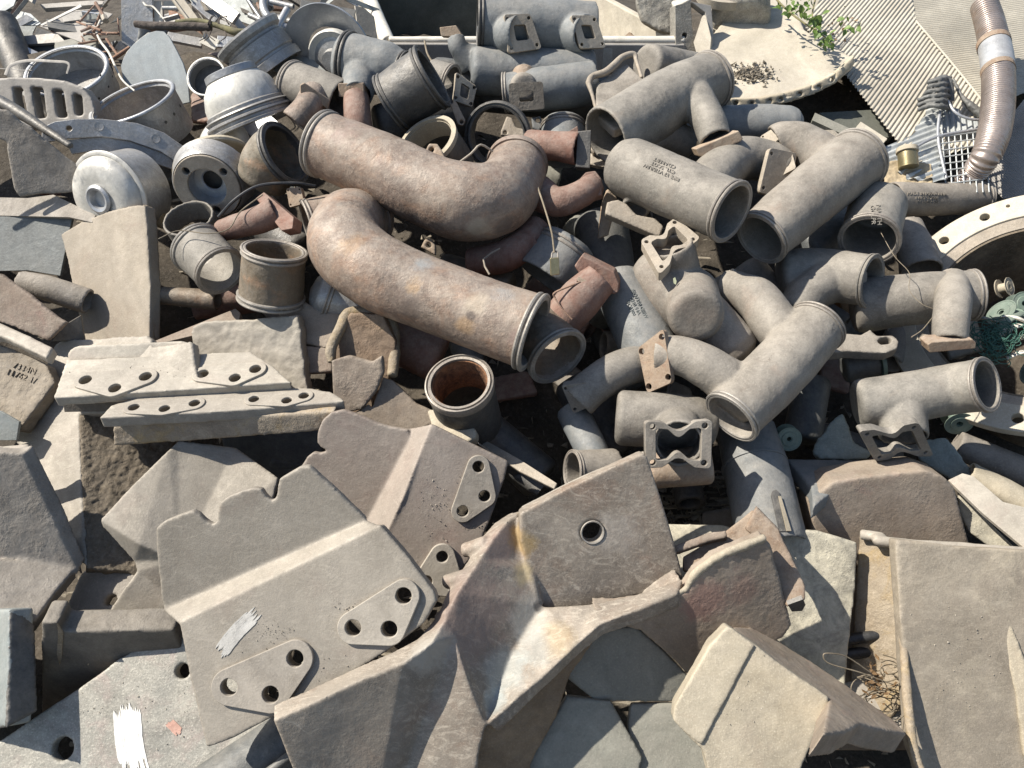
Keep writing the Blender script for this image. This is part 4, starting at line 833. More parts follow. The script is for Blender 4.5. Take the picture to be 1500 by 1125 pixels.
# ---- d6 lettered pipe far right
T = pipe('lettered_pipe', 'straight pinkish-grey pipe with faint cast letters, below the ribbed hose', 'pipewarm', [(1305, 292, -.06, 25), (1368, 292, -.09, 24), (1440, 288, -.12, 24)], rings=(1,), group=GP)
cast_text(T, 'MADE IN MEXICANA\nPART 3 7098\nMARUSHAN', 1358, 290, (100, 1), (0, -20), 6.2, (T.w[0], T.w[-1], T.r[0]), 'pipewarm', .0014)
T = Thing('bow_flange', 'loose worn arch-shaped flange with one bolt hole showing, above the short lettered can', 'flange')
b = T.add('bow_flange', 'flange', 'cast', vox=.003, dp=.0008); prism(b, pln(1295, 285, .12, -.1, .3), [(1268, 293), (1272, 280), (1285, 270), (1300, 274), (1322, 290), (1327, 298), (1318, 306), (1308, 300), (1295, 292), (1285, 280), (1276, 286), (1275, 295)], .02, [(1318, 294, 3.6)])
T = pipe('short_can', 'short grey can with cast letters and a dark ringed mouth facing down', 'pipe', [(1286, 302, .10, 40), (1273, 352, .15, 41)], rings=(1,), e0='flat', group=GP)
cast_text(T, 'MARTH\nGOLPR', 1283, 315, (2, 30), (30, 0), 9, (T.w[0], T.w[-1], T.r[0]), 'pipe', .0014)
T = pipe('pink_pipe', 'pinkish tapering pipe between the short lettered can and the large flange ring', 'pipewarm', [(1330, 330, -.08, 20), (1342, 370, -.06, 26), (1350, 400, -.05, 30)], group=GP)
# ---- e3
T = pipe('dark_manifold', 'shaded grey manifold with a round mouth, under the large warm-grey manifold', 'pipe', [(1150, 405, .04, 40), (1200, 402, .06, 38)]+straight(1200, 402, .06, 1278, 412, .42, 38, 38)[1:], rings=(1,), group=GP, e0='flat', ringm='pipe')
branch(T, [(1245, 405, .07, 34), (1215, 412, .09, 33), (1185, 430, .09, 30), (1165, 455, .07, 28)], e1='flat')
# ---- e4
T = pipe('branch_manifold', 'grey manifold with a tan downturned branch ending in a flat flange', 'pipe', [(1258, 448, .04, 40), (1340, 438, .08, 38), (1428, 432, .10, 36)], rings=(1,), e0='flat', group=GP)
branch(T, [(1395, 415, .10, 24), (1396, 440, .19, 25), (1393, 470, .21, 25), (1391, 500, .20, 24)], m='pipewarm')
b = T.add('flange', 'rustflange', 'crisp', bev=.003); prism(b, pln(1394, 508, .225, .0, -.5), [(1359, 505), (1366, 501), (1425, 497), (1430, 502), (1429, 511), (1362, 517)], .045)
# ---- e5 big manifold
T = pipe('lettered_manifold', 'large pale manifold with raised cast letters, its ringed mouth above the slotted pipe', 'pipewarm', [(1070, 612, .20, 43), (1120, 562, .20, 45), (1160, 520, .20, 44), (1198, 476, .19, 41)], rings=(0, 1), group=GP, vox=.004)
cast_text(T, 'KCM8 L 0050\nCHG 3\nVKOM7020', 1146, 518, (46, -48), (-42, -40), 7.6, (T.w[0], T.w[-1], T.r[1]*1.01), 'pipewarm', .0014)
branch(T, [(1172, 505, .17, 40), (1140, 480, .17, 34), (1110, 440, .16, 32), (1080, 424, .14, 26), (1060, 420, .12, 24)])
flange(T, pln(1058, 415, .14, -.9, .2), [(1046, 408), (1075, 392), (1078, 420), (1052, 440)], .015, port=None, bolts=False)
branch(T, [(1108, 588, .16, 38), (1078, 568, .18, 35), (1040, 540, .20, 32), (1000, 522, .20, 29), (962, 520, .18, 28)])
flange(T, pln(957, 520, .21, -.9, -.1), [(934, 510), (972, 481), (984, 560), (948, 576)], .016, port=None, m='rustflange', kind='rect', bolt=.16)
# ---- e6 central capped
T = pipe('capped_manifold', 'warm-grey manifold with a flat closed round end under a bow-shaped port flange', 'pipewarm', [(962, 400, .12, 42), (1000, 440, .14, 44), (1070, 512, .10, 42)], e0='dome', e1='dome', group=GP, vox=.004)
branch(T, [(1010, 430, .12, 42), (1019, 462, .24, 41)], e1='flat')
branch(T, [(990, 400, .15, 36), (988, 372, .22, 32), (984, 358, .25, 30)])
flange(T, pln(980, 358, .265, -.15, .75), [(938, 352), (990, 318), (1026, 348), (966, 402)], .028, kind='bow', port=(.52, .5), bolt=.09)
T = Thing('pale_leaf', 'single pale leaf lying on the capped manifold', 'leaf'); b = T.add('pale_leaf', 'leafpale', 'plain'); prism(b, pln(988, 411, .255, 0, 0), [(986, 408), (989, 406), (991, 412), (990, 417), (987, 415)], .0008)
# ---- e7
T = pipe('lettered_pipe', 'blue-grey shaded capped pipe with dark cast letters along it, beside the red elbow', 'pipeblue', [(908, 420, .08, 38), (955, 520, .08, 42)], e0='dome', group=GP)
cast_text(T, 'BIO7350 GIIIW\nCH0 54A\nVC0300', 930, 448, (30, 60), (55, -28), 7.4, (T.w[0], T.w[-1], T.r[0]*1.05), 'sheetblue', .001)
# ---- e8
T = pipe('curved_branch', 'shaded grey curved branch pipe ending left of the rusty diamond flange', 'pipe', [(960, 528, .10, 25), (910, 540, .12, 28), (870, 565, .12, 28), (846, 588, .10, 28)], group=GP)
flange(T, pln(843, 585, .12, -.2, -.6), [(822, 565), (860, 560), (878, 590), (840, 606)], .02, port=None, m='pipewarm')
T = pipe('ringed_stub', 'small pipe mouth with pale double ring, peeping under the rusty diamond flange', 'pipe', straight(1000, 590, .0, 965, 575, .5, 24, 24), rings=(1,), group=GP)
# ---- e9
T = pipe('bow_port_pipe', 'blunt capped grey pipe with a bow-shaped port flange facing the viewer', 'pipe', [(912, 612, .10, 41), (975, 616, .11, 41), (1030, 620, .08, 38)], e0='flat', e1='flat', group=GP, vox=.004)
branch(T, [(990, 628, .12, 38), (995, 650, .22, 36)])
flange(T, pln(995, 651, .235, .02, -.12), [(945, 617), (1044, 615), (1042, 687), (946, 686)], .022, kind='bow', port=(.56, .56), m='pipewarm', bolt=.1)
b = T.add('lower_shell', 'rustflange', 'cast', dp=.001); w, r = PP([(955, 690, .08, 26), (1035, 680, .10, 30)]); tube(b, w, r, .01, 'flat', 'flat')
# ---- e10
T = pipe('curved_branch', 'blue-grey straight neck in shade, left of the blunt capped pipe', 'pipeblue', [(838, 600, .02, 24), (862, 650, .04, 24), (880, 690, .04, 24)], group=GP)
T = pipe('ringed_stub', 'ringed pipe end behind the top rim of the bracket casting', 'pipewarm', [(900, 690, .04, 34), (838, 690, .08, 30)], rings=(1,), group=GP)
# ---- e11 slotted pipe
T = pipe('slotted_pipe', 'wide steel pipe with two weld seams and a long slot', 'pipeblue', [(1092, 630, .0, 42), (1110, 700, .03, 47), (1132, 800, .04, 50)], group=GP)
for k_, (x, y) in enumerate(((1105, 683), (1113, 714))):
    b = T.add('weld_seam', 'pipeblue', 'smooth'); w, r = PP([(x-9, y-35, .01, 44), (x, y, .025+.004*k_, 47)]); lathe(b, w[1], (w[1]-w[0]).normalized(), [(r[1]*.95, -.003), (r[1]*1.015, -.003), (r[1]*1.02, 0), (r[1]*1.015, .003), (r[1]*.95, .003)])
cyl_patch(T, 'slot', 'dark', [(1129, 726), (1131, 720), (1136, 718), (1140, 722), (1154, 779), (1141, 779)], (T.w[1], T.w[-1], T.r[-1]*1.0), .002, .004)  # dark patch laid on the pipe as the shaded depth of the slot
cyl_patch(T, 'slot_edge', 'creamcast', [(1139, 728), (1142, 728), (1157, 779), (1151, 779)], (T.w[1], T.w[-1], T.r[-1]*1.0), .002, .007)
# ---- e12 eye bar
T = Thing('eye_bar', 'grey forged bar with an oval eye hole, under the branch manifold at the right', 'bar')
b = T.add('eye_bar', 'pipewarm', 'cast', vox=.0035, dp=.001, sm=6); prism(b, pln(1270, 500, .10, -.1, .7), [(1200, 490), (1240, 488), (1262, 490), (1275, 482), (1285, 492), (1308, 490), (1317, 499), (1315, 510), (1298, 517), (1240, 514), (1200, 520)], .035, [[(1285, 499), (1290, 494), (1302, 493), (1307, 498), (1303, 503), (1290, 504)]])
T = pipe('green_end_cylinder', 'shaded grey cylinder with a green plastic end, low between the manifolds at the right', 'sheetdark', [(1240, 540, -.02, 22), (1285, 530, .0, 22)], e0='flat', cat='cylinder')
b = T.add('green_end', 'greenplastic', 'smooth'); lathe(b, T.w[1], (T.w[1]-T.w[0]).normalized(), [(.001, 0), (T.r[1]*1.15, 0), (T.r[1]*1.15, .01), (.001, .01)])
# ---- e13 saddle manifold
T = pipe('saddle_manifold', 'grey manifold with an arched saddle flange underneath, above the lump casting', 'pipe', [(1262, 592, .10, 37), (1340, 580, .13, 37), (1395, 570, .15, 37)]+straight(1395, 570, .15, 1446, 563, .45, 37, 39)[1:], rings=(1,), e0='flat', group=GP, vox=.004)
branch(T, [(1320, 592, .12, 34), (1322, 620, .12, 34), (1324, 640, .12, 34)])
flange(T, pln(1312, 648, .15, .15, -.85), [(1258, 632), (1346, 619), (1368, 668), (1282, 676)], .022, kind='bow', port=(.56, .5), m='pipe', name='saddle_flange')
# ================================================================ left pipes
T = pipe('barrel_pipe', 'black ringed barrel with dusty sheen, its wide mouth turned up right', 'dark', straight(572, 152, .14, 634, 112, .22, 42, 46), rings=(0, 1), group=GP, ringm='dark')
T = pipe('flanged_pipe', 'dark grey pipe with thick rounded left rim, above a rusty square flange joint', 'pipeblue', [(508, 92, .06, 42), (560, 100, .07, 38), (592, 108, .07, 30)], rings=(0, 1), e0='flat', group=GP, ringm='dark')
branch(T, [(530, 100, .06, 28), (526, 125, .11, 24), (524, 140, .13, 22)])
b = T.add('flange', 'rustflange', 'crisp', bev=.003); prism(b, pln(520, 130, .165, -.1, -.4), [(495, 122), (533, 121), (534, 142), (496, 142)], .05)
T = Thing('brown_neck', 'dark reddish-brown neck pipe under the rusty square flange joint, beside the black barrel', 'pipe'); b = T.add('brown_neck', 'redrust', 'cast', dp=.001); w, r = PP([(522, 142, .12, 19), (524, 175, .12, 20), (528, 205, .08, 22)]); tube(b, w, r, .008)
T = pipe('ringed_stub', 'grey pipe end with ring just right of the black barrel', 'pipe', [(630, 112, .04, 25), (662, 122, .05, 26)], rings=(1,), group=GP)
flange(T, pln(682, 132, .08, .3, -.3), [(668, 105), (699, 127), (692, 157), (664, 147)], .02, port=(.4, .5))
T = Thing('link_bar', 'small two-hole link bar beside the black barrel mouth', 'link'); b = T.add('link_bar', 'rustflange', 'cast', vox=.003, dp=.0005); prism(b, pln(668, 163, .16, 0, 0), [(657, 147), (664, 145), (669, 150), (682, 176), (678, 184), (670, 182), (664, 165)], .012, [(661, 149, 3), (676, 178, 3)])
b = T.parts[0]
T = Thing('thin_rod', 'thin dark upright rod behind the black barrel mouth', 'rod'); b = T.add('thin_rod', 'wire', 'smooth'); w, r = PP([(622, 60, .10, 1.5), (626, 78, .10, 1.5), (634, 92, .1, 1.5)]); tube(b, w, r, None, seg=8)
T = pipe('tee_pipe', 'tan-grey tee pipe with an elbow and square flange, left of the grey flanged pipe', 'pipe', [(428, 124, .06, 33), (470, 138, .08, 33), (500, 150, .08, 32)], rings=(0,), e0='flat', group=GP)
branch(T, [(462, 140, .12, 22), (448, 160, .16, 20), (432, 180, .14, 22)], m='rustpipe')
b = T.add('flange', 'rustflange', 'crisp', bev=.003); prism(b, pln(458, 140, .19, .3, -.4), [(440, 124), (446, 121), (484, 146), (480, 160), (474, 156), (440, 136)], .04)
T = pipe('open_cup', 'cream-rimmed open cup with dark body, right below the black barrel', 'dark', straight(655, 250, .02, 626, 208, .62, 44, 46), rings=(), group=GP)
b = T.add('rim', 'creamcast', 'smooth'); lathe(b, T.w[-1], T.w[-1]-T.w[0], [(T.r[1]*.88, -.01), (T.r[1]*1.03, -.01), (T.r[1]*1.05, .006), (T.r[1]*.9, .008)])
b = T.add('lining', 'creamcast', 'smooth'); lathe(b, T.w[-1], T.w[-1]-T.w[0], [(T.r[1]*.86, -.06), (T.r[1]*.875, -.06), (T.r[1]*.875, 0), (T.r[1]*.86, 0)])
T = Thing('open_ring', 'thin black ring standing open, above the curled end of the upper long elbow pipe', 'ring')
b = T.add('open_ring', 'dark', 'smooth'); c = P(729, 200, .10); ax = axis_of(-.4, .5, .88); r0 = px2m(c, 50)
lathe(b, c, ax, [(r0*.82, -.03), (r0*.95, -.03), (r0*1.0, -.005), (r0*1.0, .01), (r0*.94, .012), (r0*.93, .004), (r0*.88, .004), (r0*.87, .012), (r0*.82, .01)])
T = Thing('angle_tab', 'small tan angled flange tab seen through the open black ring', 'bracket'); b = T.add('angle_tab', 'flange', 'cast', vox=.003, dp=.0005)
prism(b, pln(748, 190, .02, 0, .1), [(742, 170), (750, 172), (756, 186), (772, 190), (770, 200), (733, 198), (734, 190)], .015, [(740, 194, 3)])
T = Thing('bent_wire', 'bent pale wire hook above the curled end of the upper long pipe', 'wire'); b = T.add('bent_wire', 'flange', 'smooth'); w, r = PP([(667, 242, .25, 1.6), (690, 225, .25, 1.6), (704, 212, .25, 1.6), (722, 222, .22, 1.6)]); tube(b, w, r, None, seg=8, n=3)
T = pipe('burnt_elbow', 'olive-brown burnt elbow with a dark ringed mouth, left of the upper long pipe', 'olive', [(385, 262, .06, 38), (395, 242, .10, 42), (405, 232, .12, 44)]+straight(405, 232, .12, 419, 224, .55, 44, 46)[1:], rings=(1,), group=GP, e0='flat', ringm='dark')
T = pipe('side_pipe', 'brown-grey ringed pipe end tucked left of the lower long elbow pipe', 'rustpipe', [(500, 318, .04, 36), (450, 330, .06, 36)], rings=(1,), group=GP)
flange(T, pln(432, 290, .10, -.3, -.1), [(419, 276), (440, 274), (446, 298), (424, 304)], .015, port=None, m='rustflange', bolts=True)
T = Thing('red_elbow', 'rust-red manifold elbow with pinkish-lit flange, above the double-ringed pipe', 'elbow', 'rust-red exhaust elbows')
b = T.add('body', 'redrust', 'cast', dp=.001); w, r = PP([(325, 338, .08, 16), (352, 330, .12, 18), (380, 322, .14, 20), (405, 310, .15, 22)]); tube(b, w, r, .008)
b = T.add('flange', 'redrust', 'crisp', bev=.003); prism(b, pln(403, 308, .175, -.4, .2), [(374, 290), (386, 281), (430, 318), (428, 335), (412, 338)], .04)
T = pipe('double_ring_pipe', 'short grey pipe with a ring at each end, left of the open-topped can', 'pipe', straight(288, 362, .08, 324, 398, .74, 38, 37), rings=(0, 1), group=GP)
T = pipe('open_can', 'upright grey-green open-topped can with ringed rims, beside the double-ringed pipe', 'olive', straight(397, 440, .06, 402, 366, .38, 46, 45), rings=(0, 1), group=GP)
T = pipe('ringed_stub', 'pale dusty dome end half hidden below the lower long pipe', 'aludust', [(530, 450, .0, 38), (480, 432, .04, 36)], rings=(1,), e1='dome', group=GP)
T = pipe('rusty_cup', 'round cup with pale ringed rim and orange rusty lining, below the lower long pipe', 'dark', straight(690, 620, .0, 673, 562, .84, 46, 49), rings=(), group=GP)
b = T.add('rim', 'ring', 'smooth', ang=25); r1 = T.r[1]; lathe(b, T.w[-1], T.w[-1]-T.w[0], [(r1*.86, -.02), (r1*1.03, -.02), (r1*1.06, 0), (r1*1.04, .006), (r1*1.0, .007), (r1*.98, .002), (r1*.95, .002), (r1*.94, .007), (r1*.86, .006)])
b = T.add('rusty_lining', 'rustbowl', 'smooth'); lathe(b, T.w[-1], T.w[-1]-T.w[0], [(r1*.82, -.11), (r1*.86, -.11), (r1*.86, 0), (r1*.82, 0)])
T = pipe('small_bowl', 'small grey curved cup edge between the wedge-shaped casting and the wheel hub', 'pipe', straight(290, 345, -.02, 275, 318, .6, 36, 38), group=GP)
T = pipe('flat_bar_pipe', 'shaded brown flat bar between the wedge-shaped casting and the double-ringed pipe', 'olive', [(225, 432, -.06, 13), (320, 440, -.06, 15)], cat='bar')
T.name = 'round_bar'
T = pipe('square_tube', 'brown steel tube with an oval mouth facing left, in shade at the left', 'browns', [(30, 412, -.02, 16), (75, 424, -.03, 19), (130, 442, -.06, 19)], cat='tube')
T = Thing('eye_lug', 'small eye lug above the lower long pipe', 'lug'); b = T.add('eye_lug', 'rustflange', 'cast', vox=.003, dp=.0005); prism(b, pln(628, 358, .13, -.1, 0), [(616, 362), (622, 350), (632, 350), (638, 360), (638, 374)], .015, [(628, 359, 4)])
# filler pipes seen as dark shapes in the gaps
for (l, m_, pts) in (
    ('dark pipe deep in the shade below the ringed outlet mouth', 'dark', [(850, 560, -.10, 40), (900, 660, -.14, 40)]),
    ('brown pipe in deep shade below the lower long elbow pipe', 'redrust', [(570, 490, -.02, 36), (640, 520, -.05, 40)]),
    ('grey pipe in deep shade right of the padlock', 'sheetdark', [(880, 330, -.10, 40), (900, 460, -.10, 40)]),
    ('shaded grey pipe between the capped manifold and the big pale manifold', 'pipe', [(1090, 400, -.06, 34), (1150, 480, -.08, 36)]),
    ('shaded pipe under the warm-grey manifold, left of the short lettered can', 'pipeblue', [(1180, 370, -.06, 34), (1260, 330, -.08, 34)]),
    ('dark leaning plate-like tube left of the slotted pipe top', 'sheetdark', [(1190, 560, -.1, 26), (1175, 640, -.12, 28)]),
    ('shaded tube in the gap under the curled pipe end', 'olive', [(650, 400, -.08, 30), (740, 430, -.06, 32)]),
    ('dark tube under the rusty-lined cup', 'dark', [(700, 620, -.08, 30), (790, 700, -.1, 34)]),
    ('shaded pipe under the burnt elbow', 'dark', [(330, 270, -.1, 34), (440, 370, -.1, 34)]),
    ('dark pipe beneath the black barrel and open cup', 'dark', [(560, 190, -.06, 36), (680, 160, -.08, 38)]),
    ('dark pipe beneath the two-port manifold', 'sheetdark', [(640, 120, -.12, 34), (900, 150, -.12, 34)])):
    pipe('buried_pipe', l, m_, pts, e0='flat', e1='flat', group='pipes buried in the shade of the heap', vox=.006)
# ================================================================ aluminium wheels, drums and sheets at the upper left
GR = 'aluminium rims and drums at the upper left'
def dish(T, name, m, x, y, h, dx, dy, q, rpx, prof, **k):
    """prof in units of the radius (r, z), z towards the viewer"""
    c = P(x, y, h); ax = axis_of(dx, dy, q, x, y); r = px2m(c, rpx); b = T.add(name, m, 'smooth', **k); lathe(b, c, ax, [(a*r, z*r) for a, z in prof]); return c, ax, r
def drum(name, label, m, x, y, h, dx, dy, q, rpx, depth_=1.0, wall=.07, group=GR, taper=0., floor=None, rm='alu'):
    T = Thing(name, label, 'drum', group); w = wall
    c, ax, r = dish(T, 'shell', m, x, y, h, dx, dy, q, rpx, [(1, -.0), (1, -.12), (1.0, -depth_*.6), (1-taper, -depth_), (1-taper-w, -depth_), (1-w, -depth_*.6), (1-w, -.14), (1-w-.02, -.10), (1-w+.01, -.06), (1-w, 0)], ang=30)
    dish(T, 'rim_bead', rm, x, y, h, dx, dy, q, rpx, [(1.0, -.06), (1.035, -.05), (1.045, -.02), (1.03, .012), (.99, .02), (.96, .012), (.96, -.06)], ang=60)
    if floor: dish(T, 'floor', floor, x, y, h, dx, dy, q, rpx, [(.001, -depth_*.9), (1-w*1.2, -depth_*.9), (1-w*1.2, -depth_*.86), (.001, -depth_*.86)])
    T.c, T.ax, T.r = c, ax, r; return T
def hole_discs(T, pts, m='dark'):
    for x, y, s in pts:
        b = T.add('hole', m, 'smooth'); d = ray(x, y); a, bb = T.c, T.c+T.ax; p, n = cyl_hit(x, y, a, bb, T.r); lathe(b, p, n, [(.0005, -.001), (s, -.001), (s, .0008), (.0005, .0008)], seg=14)  # dark discs laid on the wall as the shade of holes
T = drum('ring_drum', 'upper open aluminium ring drum with a light floor inside, beside the strip of ribbon', 'aludust', 97, 103, -.12, -.42, -.75, .52, 58, .75, floor='aludust')
hole_discs(T, [(147, 110, .004), (165, 112, .004), (145, 144, .004), (159, 127, .004)])
T = drum('ring_drum', 'lower open aluminium ring drum tilted away, holes along its wall', 'aludust', 193, 148, -.04, -.5, -.85, .30, 63, .95, floor='rockbrown')
hole_discs(T, [(264, 155, .005), (255, 167, .005), (243, 179, .005)])
# finned hub (arched casting with slots)
T = Thing('slotted_drum', 'arched slotted aluminium casting at the left edge', 'drum', GR); b = T.add('slotted_drum', 'sheet', 'cast', vox=.0045, dp=.0015, sm=4)
A = pln(70, 150, -.05, -.05, -.15)
prism(b, A, [(-160, 122), (20, 113), (50, 113), (95, 118), (122, 128), (135, 145), (140, 165), (138, 178), (80, 188), (-160, 190)], .05, [[(45, 127), (62, 128), (68, 172), (54, 174)], [(77, 130), (92, 132), (98, 172), (84, 172)], [(106, 136), (119, 140), (121, 168), (110, 170)], [(18, 128), (32, 128), (40, 172), (25, 172)]])
# big arc ring segments
T = Thing('arc_segment', 'dark grey flat ring segment with two bosses, under the lower ring drum', 'ring segment')
A = pln(170, 210, .04, .35, -.15); b = T.add('segment', 'aludust', 'crisp')
prism(b, A, [(62, 186), (80, 178), (112, 174), (150, 174), (200, 180), (240, 194), (277, 220), (272, 238), (262, 240), (235, 222), (190, 206), (150, 200), (100, 203), (60, 210)], .012, [(101, 188, 4)])
b = T.add('lower_step', 'aludust', 'crisp'); prism(b, A.off(-.012), [(95, 205), (150, 201), (190, 207), (235, 223), (270, 240), (258, 250), (240, 244), (190, 226), (140, 220), (105, 226)], .014)
for x, y in ((145, 185), (228, 203)): b = T.add('boss', 'aludust', 'smooth'); c = A.at(x, y); lathe(b, c, A.n, [(.001, -.002), (.014, -.002), (.013, .002), (.010, .0015), (.001, .0015)], seg=24)
# torn sheet and beam
T = Thing('torn_sheet', 'brown-grey torn triangular sheet lying over the rims at the left edge', 'sheet')
b = T.add('torn_sheet', 'browns', 'cast', vox=.004, dp=.004, ds=.15)
prism(b, pln(70, 220, .14, .15, -.35), [(-160, 150), (10, 160), (30, 178), (60, 200), (100, 232), (153, 271), (150, 275), (138, 272), (130, 277), (100, 282), (60, 284), (28, 289), (20, 275), (16, 250), (10, 225), (9, 208), (-2, 204), (-160, 200)], .01, w=.8)
T = Thing('black_beam', 'black beam edge behind the torn triangular sheet', 'beam'); b = T.add('black_beam', 'dark', 'cast', dp=.001); w, r = PP([(-20, 140, .10, 10), (20, 160, .12, 9), (104, 214, .13, 5)]); tube(b, w, r, None, 'flat', 'flat')
# bright drum rim
T = Thing('polished_drum', 'polished bright drum-shaped wheel rim with a round lip, above the wedge-shaped casting', 'wheel rim', GR)
c, ax, r = dish(T, 'lip', 'alubright', 160, 288, .03, -.75, .2, .70, 62, [(1.0, -.1), (1.05, -.06), (1.06, 0), (1.02, .03), (.96, .03), (.95, -.1)], ang=60)
dish(T, 'barrel', 'aludust', 160, 288, .03, -.75, .2, .70, 62, [(.97, -.08), (.97, -.95), (.9, -.95), (.9, -.08)])
dish(T, 'dome', 'alubright', 160, 288, .03, -.75, .2, .70, 62, [(.96, -.02), (.93, .1), (.86, .2), (.72, .28), (.5, .32), (.3, .30), (.28, .24), (.5, .26), (.7, .22), (.82, .14), (.88, .06), (.9, -.04)], ang=60)
dish(T, 'centre', 'alu', 160, 288, .03, -.75, .2, .70, 62, [(.001, .2), (.32, .2), (.34, .36), (.28, .40), (.22, .38), (.18, .25), (.001, .25)], ang=40)
# wheel hub with bore
T = Thing('wheel_hub', 'dusty cast wheel hub with a deep stepped bore and small bolt holes', 'hub', GR)
dish(T, 'flange_ring', 'creamcast', 318, 250, .0, .1, .3, .72, 60, [(.72, -.12), (1.0, -.12), (1.03, -.02), (1.0, .03), (.93, .03), (.9, -.02), (.72, -.04)])
HX = (305, 272, .07, -.35, .45, .86, 50)
cc = P(305, 272, .07); axx = axis_of(-.35, .45, .86, 305, 272); rh = px2m(cc, 50); pf = Plane(cc+axx*rh*.12, axx)
def ring3(c, ax_, r_, n=48):
    u = ax_.cross(Vector((0, 0, 1))).normalized(); v = ax_.cross(u); return [c+u*r_*math.cos(2*math.pi*i/n)+v*r_*math.sin(2*math.pi*i/n) for i in range(n)]
b = T.add('face', 'flange', 'crisp', bev=.003); prism3(b, ring3(pf.p, axx, rh*.96), [ring3(pf.p, axx, rh*.55)]+[circ(pf, x, y, 5.5, 16) for x, y in ((272, 251), (327, 252), (317, 308))], axx, .02)
dish(T, 'cone', 'aludust', *HX, [(.56, -.3), (.97, -.28), (.99, .06), (1.03, .0), (1.06, -.2), (1.2, -.55), (.9, -.6)], ang=35)
dish(T, 'bore_wall', 'alu', *HX, [(.55, .05), (.58, .05), (.58, -.5), (.3, -.5), (.28, -.42), (.32, -.38), (.52, -.38), (.54, -.3)], ang=35)
dish(T, 'bore_end', 'dark', *HX, [(.001, -.8), (.6, -.8), (.6, -.75), (.001, -.75)])
# bright inverted rim
T = Thing('polished_drum', 'brightest polished wheel rim, conical and lying on its side with grooved flange bands', 'wheel rim', GR)
c = P(362, 160, .04); ax = axis_of(-.42, -.90, -.10, 362, 160); r = px2m(c, 67); ZS = .66
for nm, m_, pf in (('cone', 'alubright', [(.86, .0), (.84, .35), (.74, .75), (.58, 1.02), (.54, 1.02), (.7, .72), (.78, .3), (.8, 0)]), ('collar', 'alu', [(.56, 1.0), (.58, 1.06), (.56, 1.26), (.53, 1.28), (.5, 1.26), (.5, 1.0)]),
    ('flange_bands', 'aludust', [(.84, .12), (.9, .06), (.9, -.04), (.95, -.06), (.97, -.1), (.92, -.14), (.92, -.2), (.99, -.24), (1.0, -.3), (.95, -.34), (.95, -.42), (1.02, -.46), (1.02, -.54), (.9, -.56), (.8, .1)])):
    b = T.add(nm, m_, 'smooth', ang=28); lathe(b, c, ax, [(a*r, z*r*ZS) for a, z in pf], seg=72)
T = Thing('polished_drum', 'dusty grooved wheel rim behind the brightest polished rim', 'wheel rim', GR)
c = P(392, 92, -.06); ax = axis_of(-.55, -.72, -.12, 392, 92); r = px2m(c, 50)
b = T.add('barrel', 'aludust', 'smooth', ang=28); lathe(b, c, ax, [(1.0, -.3), (1.0, -.05), (.93, -.02), (.93, .04), (.98, .08), (.98, .5), (.9, .56), (.9, .62), (1.02, .7), (1.06, .84), (1.04, .9), (.96, .9), (.85, .6), (.85, -.3)][::1] and [(a*r, z*r) for a, z in [(1.0, -.3), (1.0, -.05), (.93, -.02), (.93, .04), (.98, .08), (.98, .5), (.9, .56), (.9, .62), (1.02, .7), (1.06, .84), (1.04, .9), (.96, .9), (.85, .6), (.85, -.3)]])
b = T.add('web', 'lined', 'smooth'); lathe(b, c, ax, [(r*a, r*z) for a, z in [(.001, .4), (.86, .4), (.86, .45), (.001, .45)]])
T = drum('small_bowl', 'small deep bowl with a white rim, left of the brightest polished rim', 'alu', 302, 112, -.06, -.25, -.25, .8, 29, .7, rm='alubright', floor='dark'); 
# big disc
T = Thing('wheel_disc', 'wide shallow aluminium wheel disc with a raised ring and hub, top centre left', 'wheel disc', GR)
dish(T, 'dish', 'alu', 482, 80, -.06, -.25, .15, .86, 70, [(.52, -.12), (.97, .06), (1.0, .07), (1.01, .03), (.98, .0), (.55, -.2)], ang=60)
dish(T, 'inner_ring', 'alubright', 490, 88, -.05, -.25, .15, .86, 42, [(.7, -.05), (.86, .02), (.95, .05), (1.0, .0), (1.0, -.2), (.7, -.2)], ang=60)
dish(T, 'web', 'aludust', 490, 88, -.05, -.25, .15, .86, 42, [(.001, -.1), (.75, -.1), (.75, -.02), (.4, .05), (.35, .25), (.001, .25)], ang=40)
# discs under the bright rim
T = Thing('wheel_disc', 'white sunlit curved wheel disc below the brightest polished rim', 'wheel disc', GR)
dish(T, 'dish', 'alubright', 328, 218, .0, -.3, -.1, .8, 44, [(.45, .1), (.8, .2), (1.0, .02), (1.0, -.06), (.8, .08), (.45, -.02)], ang=60)
dish(T, 'centre', 'alu', 328, 218, .0, -.3, -.1, .8, 44, [(.001, .0), (.5, .0), (.5, .08), (.001, .08)], ang=60)
plate('angled_sheet', 'creased bright aluminium sheet between the brightest rim and the burnt elbow', 'sheet', 'alu', pln(375, 185, -.04, -.3, .4), [(345, 178), (372, 155), (398, 170), (415, 185), (400, 205), (385, 225), (372, 205), (360, 192)], .004, mode='crisp')
T = Thing('half_disc', 'small cream half disc beside the tee pipe', 'disc'); b = T.add('half_disc', 'cream', 'crisp'); prism(b, pln(405, 153, .02, 0, .5), [(392, 146), (400, 145), (412, 147), (418, 153), (416, 160), (405, 163)], .01)
plate('shaded_disc', 'blue-grey shaded curved sheet between the wheel disc and the tee pipe', 'sheet', 'sheetblue', pln(440, 92, -.06, 0, .8), [(400, 102), (412, 86), (430, 82), (455, 84), (478, 104), (470, 112), (440, 100), (415, 110)], .006, mode='crisp')
